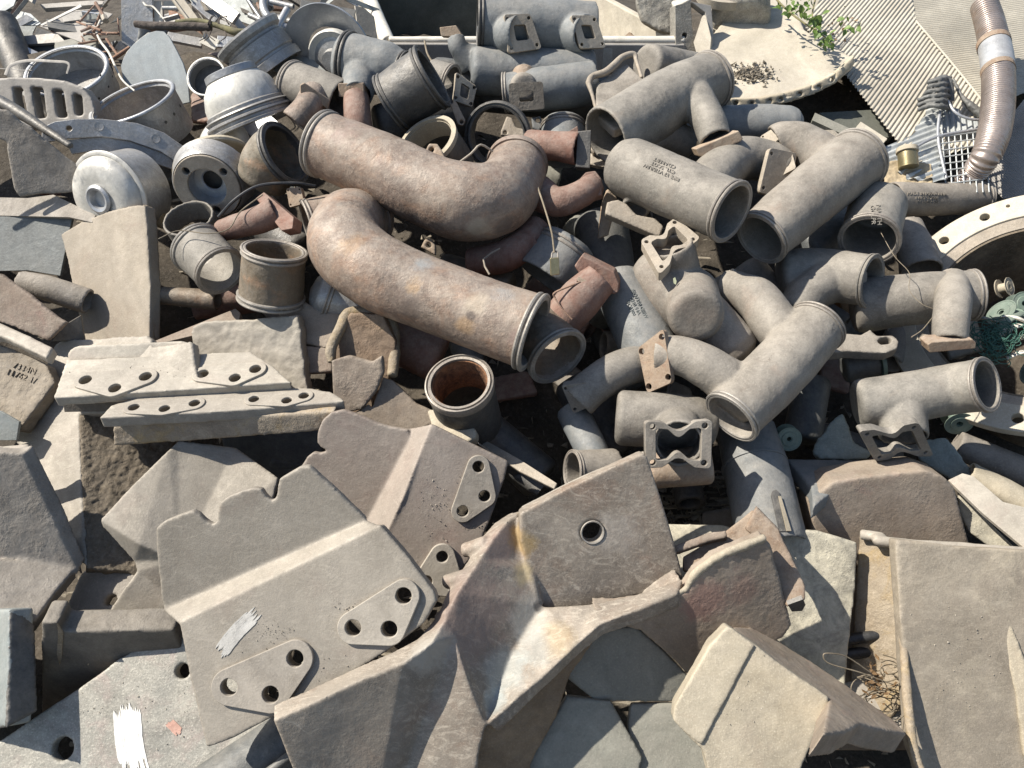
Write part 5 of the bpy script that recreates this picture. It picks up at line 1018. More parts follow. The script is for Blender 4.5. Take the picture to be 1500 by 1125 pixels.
# sheets
def sh(name, label, m, x, y, h, nx, ny, out, t=.004, cat='sheet', **k): return plate(name, label, cat, m, pln(x, y, h, nx, ny), out, t, mode='crisp', bev=.001, **k)
sh('thin_sheet', 'pale teal sheet corner at the very top left', 'bluepaint', 10, 10, -.5, -.2, .4, [(-40, -30), (34, -30), (20, 8), (0, 20), (-160, 30)])
sh('thin_sheet', 'pale blue-grey folded sheet, second from the top left corner', 'bluepaint', 25, 28, -.52, -.1, .3, [(-160, 50), (0, 20), (14, 12), (45, 20), (60, 34), (55, 37), (12, 37), (0, 44), (-160, 60)])
sh('thin_sheet', 'blue-grey sheet with a curled right edge, below the folded pale sheet', 'sheetblue', 25, 48, -.50, -.1, .0, [(-160, 66), (0, 44), (12, 38), (53, 38), (48, 48), (48, 58), (10, 61), (-160, 64)])
sh('thin_sheet', 'dark grey sheet under the curled blue-grey sheet', 'sheetdark', 60, 65, -.48, .0, -.1, [(8, 62), (50, 57), (53, 40), (90, 52), (118, 62), (95, 74), (68, 84), (40, 83), (22, 76)])
T = Thing('shallow_tray', 'shallow dusty metal tray with a bent rim, partly sunlit', 'tray'); b = T.add('panel', 'sheet', 'crisp'); prism(b, pln(110, 40, -.45, -.1, .9), [(58, 38), (75, 30), (118, 8), (165, 20), (150, 34), (122, 50), (120, 62)], .004)
b = T.add('rim', 'sheet', 'crisp'); prism(b, pln(125, 58, -.43, .6, .2), [(120, 53), (148, 34), (146, 40), (122, 63)], .004)
b = T.add('back_rim', 'aludust', 'crisp'); prism(b, pln(90, 22, -.42, -.3, .0), [(58, 36), (118, 6), (120, 10), (62, 38)], .004)
sh('flat_bar', 'long flat bar lying across the top left', 'sheet', 100, 7, -.48, 0, .4, [(58, 6), (140, 0), (155, 2), (150, 6), (64, 12)], .02, 'bar')
sh('tall_sheet', 'tall grey sheet standing behind the fan-shaped blue plate', 'aludust', 200, 25, -.32, 0, -.3, [(177, -30), (222, -30), (224, 30), (222, 70), (196, 72), (178, 62)])
sh('white_post', 'white upright strip beside the tall grey sheet', 'white', 230, 15, -.31, -.2, -.2, [(224, -30), (236, -30), (239, 42), (226, 38)], .01, 'post')
T = Thing('fan_shaped_sheet', 'pale blue fan-shaped steel blade with a cream-coloured edge', 'blade'); b = T.add('blade', 'bluepaint', 'crisp'); prism(b, pln(225, 95, -.15, -.1, -.1), [(177, 96), (181, 84), (187, 74), (195, 65), (205, 56), (217, 48), (228, 45), (240, 46), (248, 54), (258, 72), (268, 92), (273, 108), (276, 128), (278, 150), (230, 160), (200, 140), (180, 118)], .008)
b = T.add('bright_edge', 'cream', 'crisp'); prism(b, pln(197, 70, -.145, -.1, -.1), [(177, 96), (185, 76), (199, 61), (217, 47), (221, 49), (203, 65), (191, 79), (182, 98)], .008)  # edge strip in a cream colour
T = Thing('cut_branch', 'cut tree branch, dark at the stub end and green along the middle', 'branch')
b = T.add('dark_end', 'bark', 'cast', vox=.003, dp=.001, ds=.01); w, r = PP([(197, 35, -.10, 5), (225, 38, -.10, 6), (262, 38, -.10, 6), (310, 40, -.10, 6)]); tube(b, w, r, None)
b = T.add('green_part', 'wood', 'smooth'); w, r = PP([(258, 33, -.09, 4), (290, 31, -.09, 4), (320, 38, -.09, 4), (345, 47, -.09, 5.5), (362, 46, -.10, 4)]); tube(b, w, r, None)
random.seed(11)
for k in range(9):
    x = random.uniform(300, 345); b = T.add('twig', 'bark', 'smooth'); y = 36 if k < 5 else 46
    w, r = PP([(x, y, -.08, 1.2), (x+random.uniform(-6, 6), y+(-8 if k < 5 else 8), -.07, .9), (x+random.uniform(-10, 14), y+(-13 if k < 5 else 14), -.07, .6)]); tube(b, w, r, None, seg=6, n=3)
T = Thing('pale_cable', 'thin pale cable trailing down past the fan-shaped blade', 'cable'); b = T.add('pale_cable', 'whitewire', 'smooth')
w, r = PP([(147, 30, -.38, 1.8), (142, 45, -.36, 1.8), (147, 60, -.34, 1.8), (160, 78, -.3, 1.8), (170, 100, -.2, 1.6), (180, 118, -.12, 1.4), (197, 133, -.08, 1.2)]); tube(b, w, r, None, seg=8)
T = Thing('bent_conduit', 'thin bent aluminium wire at the top, beside the white strip', 'wire'); b = T.add('bent_conduit', 'whitewire', 'smooth'); w, r = PP([(208, 0, -.28, 1.6), (214, 8, -.28, 1.6), (224, 10, -.28, 1.6), (232, 18, -.28, 1.4), (240, 28, -.27, 1.2)]); tube(b, w, r, None, seg=8)
T = Thing('ribbon_strip', 'curling ribbon of thin metal at the left, beside the upper ring drum', 'strip'); b = T.add('ribbon_strip', 'sheet', 'smooth', ang=60)
w, r = PP([(-20, 98, -.14, 2), (20, 102, -.13, 3), (48, 103, -.12, 3)]); tube(b, w, r, None, squash=.14); w, r = PP([(8, 110, -.13, 2.5), (16, 96, -.12, 2.5), (40, 89, -.11, 2.2), (80, 90, -.10, 2), (100, 93, -.10, 1.8), (98, 108, -.12, 1.5)]); tube(b, w, r, None, squash=.14)
# strips and tubes, one thing each
random.seed(5)
STR = [((238, 12), (262, 12), 3, 'aludust', 'round tube end beside the white strip'), ((254, -10), (284, 30), 7, 'cream', 'broad pale aluminium channel'), ((276, -10), (300, 26), 4, 'white', 'narrow white channel beside the broad pale one'),
       ((285, 0), (318, 28), 8, 'alu', 'grey aluminium channel with a dark slot'), ((300, -6), (345, 26), 9, 'aludust', 'wide dull extrusion under the creased sheets'), ((338, 20), (362, 50), 5, 'alubright', 'short bright bent strip'),
       ((360, -5), (396, 48), 2.2, 'alu', 'thin rod crossing behind the dusty grooved rim'), ((365, 22), (405, 40), 4, 'aludust', 'aluminium tube under the bent pipe'), ((390, -10), (395, 12), 6, 'alu', 'bent pipe upper leg'),
       ((421, 14), (402, 48), 5.5, 'alu', 'sloping pale tube end beside the wheel disc'), ((430, 10), (396, 2), 4, 'aludust', 'tube running off to the right at the top'), ((432, 34), (400, 24), 5, 'aludust', 'short tube near the wheel disc'),
       ((405, 60), (420, 54), 5, 'alu', 'stub tube below the sloping pale tube'), ((296, 55), (318, 66), 8, 'white', 'white box-section end under the branch'), ((318, 60), (342, 62), 8, 'alu', 'short white channel under the branch'), ((440, 5), (520, 20), 6, 'sheetdark', 'dark bar above the wheel disc'),
       ((245, 52), (296, 62), 6, 'aludust', 'curved shallow scoop under the branch'), ((262, 24), (240, 30), 5, 'aludust', 'short dull bar near the branch')]
for a, bb, rr_, m_, l in STR:
    T = Thing('scrap_strip', l+', top left scrap', 'strip', 'aluminium strips and tubes at the top left'); hh = -.22+random.random()*.08
    if 'tube' in l or 'rod' in l or 'pipe' in l: b = T.add('scrap_strip', m_, 'smooth'); w, r = PP([(a[0], a[1], hh, rr_), (bb[0], bb[1], hh, rr_)]); tube(b, w, r, .004 if rr_ > 3 else None, seg=20)
    else:
        b = T.add('scrap_strip', m_, 'crisp', bev=.001); dx, dy = bb[0]-a[0], bb[1]-a[1]; l_ = math.hypot(dx, dy); ux, uy = -dy/l_*rr_, dx/l_*rr_
        A = pln(a[0], a[1], hh, random.uniform(-.4, .2), random.uniform(-.1, .6)); prism(b, A, [(a[0]+ux, a[1]+uy), (bb[0]+ux, bb[1]+uy), (bb[0]-ux, bb[1]-uy), (a[0]-ux, a[1]-uy)], .012)
        prism(b, A.off(.012), [(a[0]+ux, a[1]+uy), (bb[0]+ux, bb[1]+uy), (bb[0]+ux*.6, bb[1]+uy*.6), (a[0]+ux*.6, a[1]+uy*.6)], .014)
T = Thing('bent_tube', 'bent aluminium tube curving down at the top, left of the wheel disc', 'tube'); b = T.add('bent_tube', 'alu', 'smooth'); w, r = PP([(388, -10, -.16, 6), (386, 10, -.16, 6), (394, 26, -.16, 6), (412, 38, -.16, 6), (432, 44, -.18, 6)]); tube(b, w, r, .004, seg=20)
sh('creased_sheet', 'creased pale blue aluminium sheet at the top, behind the branch', 'sheetblue', 330, 15, -.27, -.2, .3, [(312, -30), (345, -30), (372, 22), (376, 40), (350, 30), (330, 18)])
sh('creased_sheet', 'second creased aluminium sheet, left of the pale blue one', 'aludust', 300, 10, -.29, .1, .5, [(280, -30), (318, -30), (345, 24), (336, 34), (305, 14)])
T = Thing('rusty_twigs', 'bundle of rusty rods and brown twigs beside the tall grey sheet', 'rods'); b = T.add('rusty_twigs', 'rustbit', 'smooth')
for k in range(16):
    x, y, a = random.uniform(125, 175), random.uniform(8, 78), random.uniform(0, 3.1); l_ = random.uniform(8, 22); w, r = PP([(x-l_*math.cos(a), y-l_*math.sin(a)*.7, -.4+random.random()*.08, random.uniform(.8, 2.4)), (x+l_*math.cos(a), y+l_*math.sin(a)*.7, -.4+random.random()*.08, random.uniform(.8, 2.2))]); tube(b, w, r, None, seg=8)
T = Thing('rusty_bolt', 'rusty bolt with a pale nut among the twigs', 'bolt'); b = T.add('shank', 'rustbit', 'smooth'); w, r = PP([(140, 4, -.30, 2.4), (155, 28, -.30, 2.4)]); tube(b, w, r, None); b = T.add('nut', 'flange', 'crisp'); w, r = PP([(152, 24, -.295, 5), (155, 31, -.295, 5)]); tube(b, w, r, None, seg=6)
T = Thing('rusty_rod', 'short rusty rod leaning toward the fan-shaped blade', 'rod'); b = T.add('rusty_rod', 'rustbit', 'smooth'); w, r = PP([(160, 90, -.28, 3), (190, 70, -.28, 3)]); tube(b, w, r, None)
T = Thing('grey_bracket', 'dark grey bracket plate between the wheel disc and the white trough', 'bracket'); b = T.add('grey_bracket', 'sheetdark', 'crisp'); prism(b, pln(535, 35, -.12, .1, -.1), [(520, 8), (532, 10), (548, 24), (553, 58), (538, 52), (524, 45)], .01)
random.seed(77)
for k in range(46):
    x, y = (random.uniform(0, 240), random.uniform(-25, 90)) if k < 24 else (random.uniform(240, 560), random.uniform(-25, 45)); a_ = random.uniform(-1.1, .6); l_ = random.uniform(14, 42); w_ = random.uniform(2, 8)
    T = Thing('metal_offcut', 'thin metal offcut among the loose top left scrap', 'offcut', 'thin metal offcuts at the top left'); b = T.add('metal_offcut', random.choice(('sheet', 'aludust', 'sheetblue', 'sheetdark', 'lined', 'alu', 'rustbit')), 'crisp', bev=.001)
    hh = -.55+random.random()*.15 if k < 24 else -.36+random.random()*.12; A = pln(x, y, hh, random.gauss(0, .5), random.gauss(.3, .6)); cx_, sx_ = math.cos(a_), math.sin(a_)
    prism(b, A, [(x+cx_*u-sx_*v, y+sx_*u+cx_*v) for u, v in ((-l_, -w_), (l_*random.uniform(.7, 1), -w_*random.uniform(.6, 1)), (l_, w_), (-l_*random.uniform(.7, 1), w_*random.uniform(.5, 1)))], random.choice((.003, .003, .012)))
for k in range(60):
    x, y = random.uniform(-60, 1560), random.uniform(60, 1000); a_ = random.uniform(0, 3.14); l_ = random.uniform(30, 70); m_ = random.choice(('sheetdark', 'dark', 'lined', 'browns', 'redrust', 'pipeblue', 'brownside', 'greenslab'))
    if x > 1050 and y < 320: continue
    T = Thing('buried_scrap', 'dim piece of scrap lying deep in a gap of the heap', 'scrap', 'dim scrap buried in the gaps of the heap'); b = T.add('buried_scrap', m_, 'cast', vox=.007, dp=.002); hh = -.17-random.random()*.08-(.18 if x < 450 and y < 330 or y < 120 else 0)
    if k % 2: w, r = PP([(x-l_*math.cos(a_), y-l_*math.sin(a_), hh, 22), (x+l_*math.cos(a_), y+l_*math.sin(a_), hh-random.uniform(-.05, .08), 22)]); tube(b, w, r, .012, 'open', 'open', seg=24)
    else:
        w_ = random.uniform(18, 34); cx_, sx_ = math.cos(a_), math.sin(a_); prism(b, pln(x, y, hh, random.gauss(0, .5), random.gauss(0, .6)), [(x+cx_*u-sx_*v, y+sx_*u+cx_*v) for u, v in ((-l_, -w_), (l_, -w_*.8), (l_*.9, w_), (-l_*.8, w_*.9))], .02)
# ---- left sheets below
sh('scrap_sheet', 'blue-grey scratched panel at the left edge, coloured darker for its shade', 'slate', 50, 360, -.08, -.1, .05, [(-160, 312), (0, 317), (106, 318), (100, 345), (88, 404), (40, 396), (-160, 400)], .01, 'panel')
sh('scrap_sheet', 'brown tilted panel strip above the scratched blue-grey panel', 'browns', 60, 300, -.02, -.2, .3, [(-160, 285), (40, 290), (78, 285), (140, 315), (135, 326), (100, 318), (-160, 312)], .01, 'panel')
plate('saw_edge_plate', 'thick brown plate with a rough saw-cut edge, sloping down at the left', 'plate', 'rockbrown', pln(40, 450, .10, -.15, -.05), [(-160, 395), (0, 401), (20, 415), (45, 432), (80, 462), (97, 472), (80, 490), (70, 500), (0, 472), (-160, 462)], .015, w=.8)
plate('pale_bar', 'pale sunlit rounded bar edge below the saw-cut plate', 'bar', 'slab', pln(40, 490, .09, -.1, .8), [(-160, 462), (0, 472), (40, 490), (77, 508), (68, 525), (30, 506), (0, 492), (-160, 482)], .03)
T = Thing('muddy_slab', 'muddy brown slab with worn raised characters, at the left edge', 'slab'); A = pln(30, 570, .02, -.2, .3); b = T.add('slab', 'mudlight', 'cast', vox=.0045, dp=.003, ds=.04, dp2=.0015); prism(b, A, [(-160, 496), (0, 504), (66, 532), (80, 560), (50, 600), (28, 630), (-160, 600)], .04)
cast_text(T, '7334N\n11762 1/', 34, 546, (50, 17), (12, -26), 13, A, 'mudlight', .0028)
sh('scrap_sheet', 'small blue-grey sheet corner below the muddy lettered slab', 'sheetblue', 10, 625, .04, 0, .0, [(-160, 590), (0, 602), (28, 618), (24, 645), (0, 645), (-160, 640)], .01, 'panel')
sh('scrap_sheet', 'dark rough plate edge behind the saw-cut plate, meeting the wedge casting', 'lined', 100, 485, .02, .4, -.2, [(76, 500), (98, 474), (118, 462), (124, 498)], .02, 'panel')
sh('long_flat_bar', 'thin sunlit flat bar running under the open-topped can', 'rockbrown', 290, 480, .0, -.1, .8, [(225, 500), (345, 452), (352, 458), (350, 470), (280, 492), (230, 504)], .02, 'bar')
# ================================================================ white trough, concrete, dish
def edge_slab(T, name, m, a, bb, up, t): pass
T = Thing('white_trough', 'large white-rimmed rectangular trough behind the heap, top centre', 'trough')
z0 = -.25; fl = pln(780, 58, z0, 0, 1.05)
P1, P2, P3, P4 = fl.at(570, 60), fl.at(1002, 61), fl.at(868, -12), fl.at(538, -12)
dn = Vector((0, 0, -1)); up_ = Vector((0, 0, 1))
def wall_(b, a, c, h, t):
    e = (c-a).normalized(); n = e.cross(up_).normalized()*t; vs = [b.verts.new(v) for v in (a, c, c+n, a+n, a+dn*h, c+dn*h, c+n+dn*h, a+n+dn*h)]
    for f in ((0, 1, 2, 3), (4, 7, 6, 5), (0, 4, 5, 1), (1, 5, 6, 2), (2, 6, 7, 3), (3, 7, 4, 0)): b.faces.new([vs[i] for i in f])
b = T.add('front_wall', 'sheet', 'crisp', bev=.006); wall_(b, P1, P2, .16, .03)
b = T.add('right_wall', 'cream', 'crisp', bev=.006); wall_(b, P2, P3+(P3-P2)*.6, .35, .03)
b = T.add('left_wall', 'white', 'crisp', bev=.006); wall_(b, P4+(P4-P1)*.6, P1, .35, .03)
b = T.add('back_wall', 'darkgreen', 'crisp', bev=.006); wall_(b, P3+(P3-P2)*.6, P4+(P4-P1)*.6, .35, .03)
b = T.add('floor', 'darkgreen', 'plain'); Q = [p+dn*.30 for p in (P1, P2, P3+(P3-P2)*.6, P4+(P4-P1)*.6)]; prism3(b, Q, [], up_, .01)
b = T.add('front_lip', 'white', 'cast', vox=.004, dp=.001); w = [P1+up_*.004, P2+up_*.004]; tube(b, w, [.016, .022], None, squash=.7)
b = T.add('left_lip', 'white', 'cast', vox=.004, dp=.001); w = [P4+(P4-P1)*.4, P4, P1]; tube(b, w, [.028, .028, .024], None, squash=.7)
T = Thing('concrete_block', 'angular dark speckled block with a bolt hole and a bright facet, behind the long manifold', 'block')
b = T.add('speckled_face', 'concrete', 'cast', vox=.006, dp=.003, ds=.03, dp2=.001); prism(b, pln(960, 25, -.22, -.1, -.3), [(930, -30), (990, -30), (990, 8), (989, 50), (965, 45), (940, 30), (932, 5)], .06)
b = T.add('holed_face', 'concrete', 'crisp'); prism(b, pln(1005, 50, -.2, .15, -.3), [(989, 8), (1000, 5), (1012, -2), (1014, 40), (1024, 80), (1030, 110), (990, 96)], .06, [(1003, 52, 4)])
b = T.add('bright_facet', 'cream', 'crisp'); prism(b, pln(1030, 50, -.18, -.4, .1), [(1016, 62), (1028, 25), (1033, 18), (1042, 55), (1040, 78), (1022, 85)], .03)
b = T.add('right_face', 'sheet', 'crisp'); prism(b, pln(1043, 50, -.19, .2, -.1), [(1012, 2), (1042, 8), (1046, 60), (1052, 110), (1040, 108), (1022, 85), (1040, 76), (1042, 55), (1033, 18)], .03)
T = Thing('tilted_block', 'white sunlit slab fragment at the top, above the angular speckled block', 'slab'); b = T.add('tilted_block', 'white', 'cast', dp=.003, ds=.02); prism(b, pln(1000, 2, -.16, -.2, .7), [(975, -10), (1012, -12), (1012, 2), (990, 9), (984, 4)], .02)
T = Thing('stone_pedestal', 'round grey concrete base under a pale disc, at the top edge', 'base')
b = T.add('base', 'concrete', 'cast', vox=.006, dp=.003, ds=.04, dp2=.002); w, r = PP([(1085, -20, -.3, 40), (1085, 28, -.26, 42)]); tube(b, w, r, None, 'flat', 'flat', squash=1)
b = T.add('disc', 'cream', 'smooth'); c = P(1062, -12, -.2); lathe(b, c, Vector((0, -.1, 1)), [(.001, -.03), (.10, -.03), (.105, 0), (.001, 0)])
# cream dish: curved shell with a thick holed edge
T = Thing('cream_dish', 'large torn cream dish with a thick curved edge drilled with a row of holes', 'dish')
b = T.add('shell', 'cream', 'cast', vox=.006, dp=.002, ds=.15)
HO = ((1078, 151), (1101, 152), (1128, 149), (1144, 146), (1172, 138), (1200, 128), (1219, 117))
edge = [(1035, 148), (1070, 152), (1110, 152), (1150, 144), (1190, 132), (1225, 114), (1252, 88)]
top = [(1040, 40), (1075, 62), (1115, 58), (1135, 62), (1150, 52), (1175, 40), (1200, 62), (1226, 68), (1252, 84)]
prism(b, pln(1130, 100, -.16, -.05, .75), [(1035, 60), (1060, 30), (1120, 10), (1165, 8), (1180, 44), (1198, 52), (1203, 62), (1225, 68), (1252, 84), (1250, 95), (1225, 116), (1190, 134), (1150, 146), (1110, 151), (1040, 148)], .02, w=1.)
b = T.add('thick_edge', 'creamcast', 'cast', vox=.005, dp=.0015)
for i in range(len(edge)-1):
    (x0, y0), (x1, y1) = edge[i], edge[i+1]; prism(b, pln((x0+x1)/2, (y0+y1)/2, -.10, .0, -.45), [(x0, y0-8), (x1, y1-8), (x1, y1+7), (x0, y0+7)], .03, [(x, y, 3.8, 14) for x, y in HO if x0 < x < x1])
T = Thing('stone_rubble', 'crumbled dirt and chips lying in the torn cream dish', 'rubble'); T.stuff = True
b = T.add('stone_rubble', 'rubble', 'plain'); A = pln(1130, 100, -.155, -.05, .75)
random.seed(21)
for k in range(260):
    x, y = random.gauss(1098, 19), random.gauss(108, 7)
    c = A.at(x, y)+A.n*.004; s = random.uniform(.002, .009); vs = [b.verts.new(c+Vector([random.uniform(-1, 1) for _ in range(3)])*s) for _ in range(7)]; bmesh.ops.convex_hull(b, input=vs)
# ================================================================ corrugated sheets, hose, grille
def corr(b, pl, corners, dirpx, pitch, amp, n=None, hole=None, jag=0):
    """corrugated panel: ribs run along dirpx on the picture plane; outline clipped to polygon corners"""
    o = pl.at(*corners[0]); e = (pl.at(corners[0][0]+dirpx[0], corners[0][1]+dirpx[1])-o).normalized(); e = (e-pl.n*e.dot(pl.n)).normalized(); s = pl.n.cross(e)
    cs = [pl.at(*c)-o for c in corners]; poly = [(c.dot(s), c.dot(e)) for c in cs]
    u0, u1 = min(p[0] for p in poly), max(p[0] for p in poly); st = pitch/6; k = int((u1-u0)/st); prev = None
    for i in range(k+1):
        u = u0+i*st; xs = []
        for (ax_, ay), (bx, by) in zip(poly, poly[1:]+poly[:1]):
            if (ax_ <= u < bx) or (bx <= u < ax_): xs.append(ay+(by-ay)*(u-ax_)/(bx-ax_))
        if len(xs) < 2: prev = None; continue
        a_, c_ = min(xs), max(xs); jj = jag*noise.noise(Vector((u*60, 0, 0)))
        z = amp*math.sin(2*math.pi*u/pitch); m_ = 10; col = []
        for q in range(m_+1):
            v = a_+jj+(c_-a_-jj)*q/m_; wv = .006*noise.noise(Vector((u*3, v*3, 2))); col.append((b.verts.new(o+s*u+e*v+pl.n*(z+wv)), b.verts.new(o+s*u+e*v+pl.n*(z+wv-.0012))))
        if prev:
            for q in range(m_):
                b.faces.new((prev[q][0], col[q][0], col[q+1][0], prev[q+1][0])); b.faces.new((prev[q][1], prev[q+1][1], col[q+1][1], col[q][1]))
        prev = col
A = pln(1340, 110, -.22, .05, .75)
T = Thing('corrugated_sheet', 'large pale corrugated sheet creased along a diagonal fold, under the ribbed hose', 'corrugated sheet')
b = T.add('left_panel', 'corr', 'smooth', ang=70); corr(b, A, [(1342, 32), (1444, 155), (1430, 215), (1340, 240), (1305, 195), (1248, 122), (1180, 40), (1215, -30), (1330, -30)], (-.68, .9), .0138, .0026, jag=.012)
Bp = fold(A, (1342, 32), (1444, 155), .05, .62)
b = T.add('right_panel', 'corr', 'smooth', ang=70); corr(b, Bp, [(1342, 31), (1290, -30), (1620, -60), (1620, 110), (1520, 130), (1446, 155)], (1, -.13), .0125, .0022)
b = T.add('fold_bead', 'corr', 'smooth'); w = [A.at(1342, 31), A.at(1394, 92), A.at(1445, 155)]; tube(b, w, [.004]*3, None)
T = Thing('mesh_sheet', 'finely ribbed grey sheet at the right edge, beside the ribbed hose', 'corrugated sheet'); b = T.add('mesh_sheet', 'sheet', 'smooth', ang=70)
corr(b, pln(1480, 220, -.18, -.2, .5), [(1440, 260), (1465, 190), (1500, 145), (1600, 100), (1600, 290), (1470, 290)], (.75, .6), .008, .0012)
T = Thing('dusty_sheet', 'flat dusty pale sheet at the top edge, behind the corrugated sheet', 'sheet'); b = T.add('dusty_sheet', 'corr', 'plain'); prism(b, A.off(-.02), [(1040, -40), (1500, -40), (1400, 40), (1320, 40), (1200, 60), (1040, 60)], .004)
T = Thing('ribbed_hose', 'flexible ribbed steel hose with a smooth sleeve, draped over the corrugated sheet', 'hose')
b = T.add('ribbed_tube', 'hose', 'smooth', ang=80)
w, r = PP([(1442, 8, -.09, 18), (1450, 35, -.08, 19), (1457, 68, -.06, 20), (1462, 105, -.04, 21), (1462, 150, -.02, 21.5), (1457, 190, .0, 21.5), (1446, 225, .01, 20), (1428, 252, -.06, 18), (1392, 292, -.17, 16)])
ww, rr_ = catmull(w, r, 170)
acc = 0; r2 = []
for i, (p, q) in enumerate(zip(ww, rr_)):
    if i: acc += (p-ww[i-1]).length
    r2.append(q*(1+.045*math.sin(2*math.pi*acc/.0105)))
Tn, fr = frames(ww); prevr = None; seg = 30
for p, f, q in zip(ww, fr, r2):
    ring = [b.verts.new(p+f[0]*q*math.cos(2*math.pi*i/seg)+f[1]*q*math.sin(2*math.pi*i/seg)) for i in range(seg)]
    if prevr: bridge(b, prevr, ring)
    prevr = ring
b = T.add('sleeve', 'sleeve', 'smooth', ang=60); w, r = PP([(1456.5, 66, -.06, 21.5), (1460, 85, -.05, 22), (1462, 104, -.04, 22)]); tube(b, w, r, .003)
for x, y, hz in ((1456, 65, -.06), (1462, 104, -.04)):
    b = T.add('rusty_band', 'rustflange', 'smooth'); w, r = PP([(x-1, y-3, hz-.001, 22.5), (x+.5, y+3, hz+.001, 22.5)]); tube(b, w, r, .003)
T = Thing('torn_grille', 'torn stamped metal grille with a lattice, left of the ribbed hose', 'grille')
A2 = pln(1380, 210, -.07, -.1, .7)
b = T.add('stamped_panel', 'grille', 'smooth', ang=70); corr(b, A2, [(1290, 215), (1335, 200), (1365, 150), (1380, 160), (1376, 215), (1385, 265), (1330, 262), (1296, 240)], (.9, -.35), .022, .005, jag=.02)
b = T.add('upper_panel', 'grille', 'smooth', ang=70); corr(b, A2, [(1378, 195), (1376, 150), (1392, 150), (1412, 172), (1440, 178), (1440, 188)], (.1, 1), .018, .005)
b = T.add('lattice', 'grille', 'crisp', bev=.0006)
for i in range(8): x = 1380+i*9; w, r = PP([(x, 192, -.05, 1.1), (x+6, 282, -.05, 1.1)]); tube(b, w, r, None, seg=6)
for j in range(8): y = 198+j*10; w, r = PP([(1374, y+3, -.048, 1.1), (1442, y-6, -.048, 1.1)]); tube(b, w, r, None, seg=6)
b = T.add('frame_rib', 'alu', 'smooth'); w, r = PP([(1379, 148, -.045, 2.2), (1374, 200, -.045, 2.2), (1386, 262, -.045, 2.2)]); tube(b, w, r, None); w, r = PP([(1330, 222, -.045, 2), (1374, 200, -.045, 2.2), (1440, 188, -.045, 2)]); tube(b, w, r, None); w, r = PP([(1388, 148, -.045, 2), (1400, 165, -.045, 2), (1420, 174, -.045, 2), (1442, 176, -.045, 2)]); tube(b, w, r, None)
T = Thing('curled_flap', 'dark curled flap of torn ribbed metal standing up from the corrugated sheet', 'flap'); b = T.add('curled_flap', 'sheetdark', 'cast', vox=.003, dp=.003, ds=.015)
for i in range(6): y = 118+i*7; w, r = PP([(1345+max(0, (3-i))*9, y+8, -.06, 3.4), (1362, y+2, -.03, 3.6), (1380, y-2+i, -.02, 3.8), (1392, y-4+i*2, -.09, 3)]); tube(b, w, r, None, 'flat', 'flat')
w, r = PP([(1372, 118, -.05, 5), (1384, 114, -.05, 5), (1392, 125, -.06, 5), (1394, 148, -.09, 4)]); tube(b, w, r, None, 'flat', 'flat')
T = Thing('curled_flap', 'thin dark strip painted as the shadow of the curled flap beside the hose', 'flap'); b = T.add('curled_flap', 'sheetdark', 'cast', vox=.003, dp=.003, ds=.012)
w, r = PP([(1397, 116, -.14, 2), (1408, 140, -.13, 3), (1425, 158, -.13, 6), (1442, 172, -.13, 6)]); tube(b, w, r, None, 'flat', 'flat')  # dark strip laid where the curled flap casts its shadow
T = Thing('brass_plug', 'brass plug with a knurled cap sitting on crumpled cardboard', 'plug'); b = T.add('body', 'brass', 'smooth'); w, r = PP([(1331, 245, -.03, 14), (1329, 222, -.01, 13.5)]); tube(b, w, r, None); b = T.add('cap', 'creamcast', 'crisp'); w, r = PP([(1329, 224, -.01, 15.5), (1328.6, 217, -.005, 15)]); tube(b, w, r, None, seg=24)
T = Thing('cardboard', 'crumpled piece of tan cardboard under the brass plug', 'cardboard'); b = T.add('cardboard', 'card', 'cast', vox=.003, dp=.006, ds=.03, dp2=.002); prism(b, pln(1330, 255, -.05, -.1, .4), [(1293, 240), (1315, 232), (1345, 238), (1366, 238), (1367, 272), (1300, 273)], .015, w=1.5)
sh('cream_offcut', 'pale green-cream offcut plate behind the ringed end of the warm-grey manifold', 'cream', 1268, 198, -.06, -.1, .3, [(1240, 203), (1261, 178), (1300, 203), (1285, 220), (1262, 222)], .01, 'plate')
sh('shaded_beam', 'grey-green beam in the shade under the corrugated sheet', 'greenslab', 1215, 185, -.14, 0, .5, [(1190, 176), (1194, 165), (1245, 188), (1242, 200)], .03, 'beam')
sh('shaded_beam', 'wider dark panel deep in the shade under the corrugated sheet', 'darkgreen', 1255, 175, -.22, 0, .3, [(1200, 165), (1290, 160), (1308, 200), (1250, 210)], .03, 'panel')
plate('small_bracket', 'small pale bracket beside the branch flange of the warm-grey manifold', 'bracket', 'flange', pln(1215, 200, -.02, 0, .3), [(1200, 190), (1222, 190), (1236, 203), (1228, 208), (1205, 204)], .015, mode='crisp')
# ---- big flange ring at the right
T = Thing('flange_ring', 'huge cream-faced flange ring with bolt holes and a dark bore, at the right edge', 'flange ring')
c = P(1524, 446, .05); ax = axis_of(-.05, -1, .85, 1524, 446); r = px2m(c, 206)
pl_ = Plane(c, ax)
def circ3(k, n=128):
    u = ax.cross(Vector((0, 0, 1))).normalized(); v = ax.cross(u); return [c+u*r*k*math.cos(2*math.pi*i/n)+v*r*k*math.sin(2*math.pi*i/n) for i in range(n)]
hc = [(c+(pl_.at(x, y)-c).normalized()*r*k, q) for x, y, q, k in ((1430, 298, 6.5, .9), (1368, 342, 6.5, .9), (1340, 399, 6.5, .9), (1493, 600, 8, .9), (1560, 276, 7, .9), (1470, 281, 2.6, .93), (1348, 369, 2.6, .93))]
def circ4(p, q): u = ax.cross(Vector((0, 0, 1))).normalized(); v = ax.cross(u); q = px2m(p, q); return [p+u*q*math.cos(2*math.pi*i/16)+v*q*math.sin(2*math.pi*i/16) for i in range(16)]
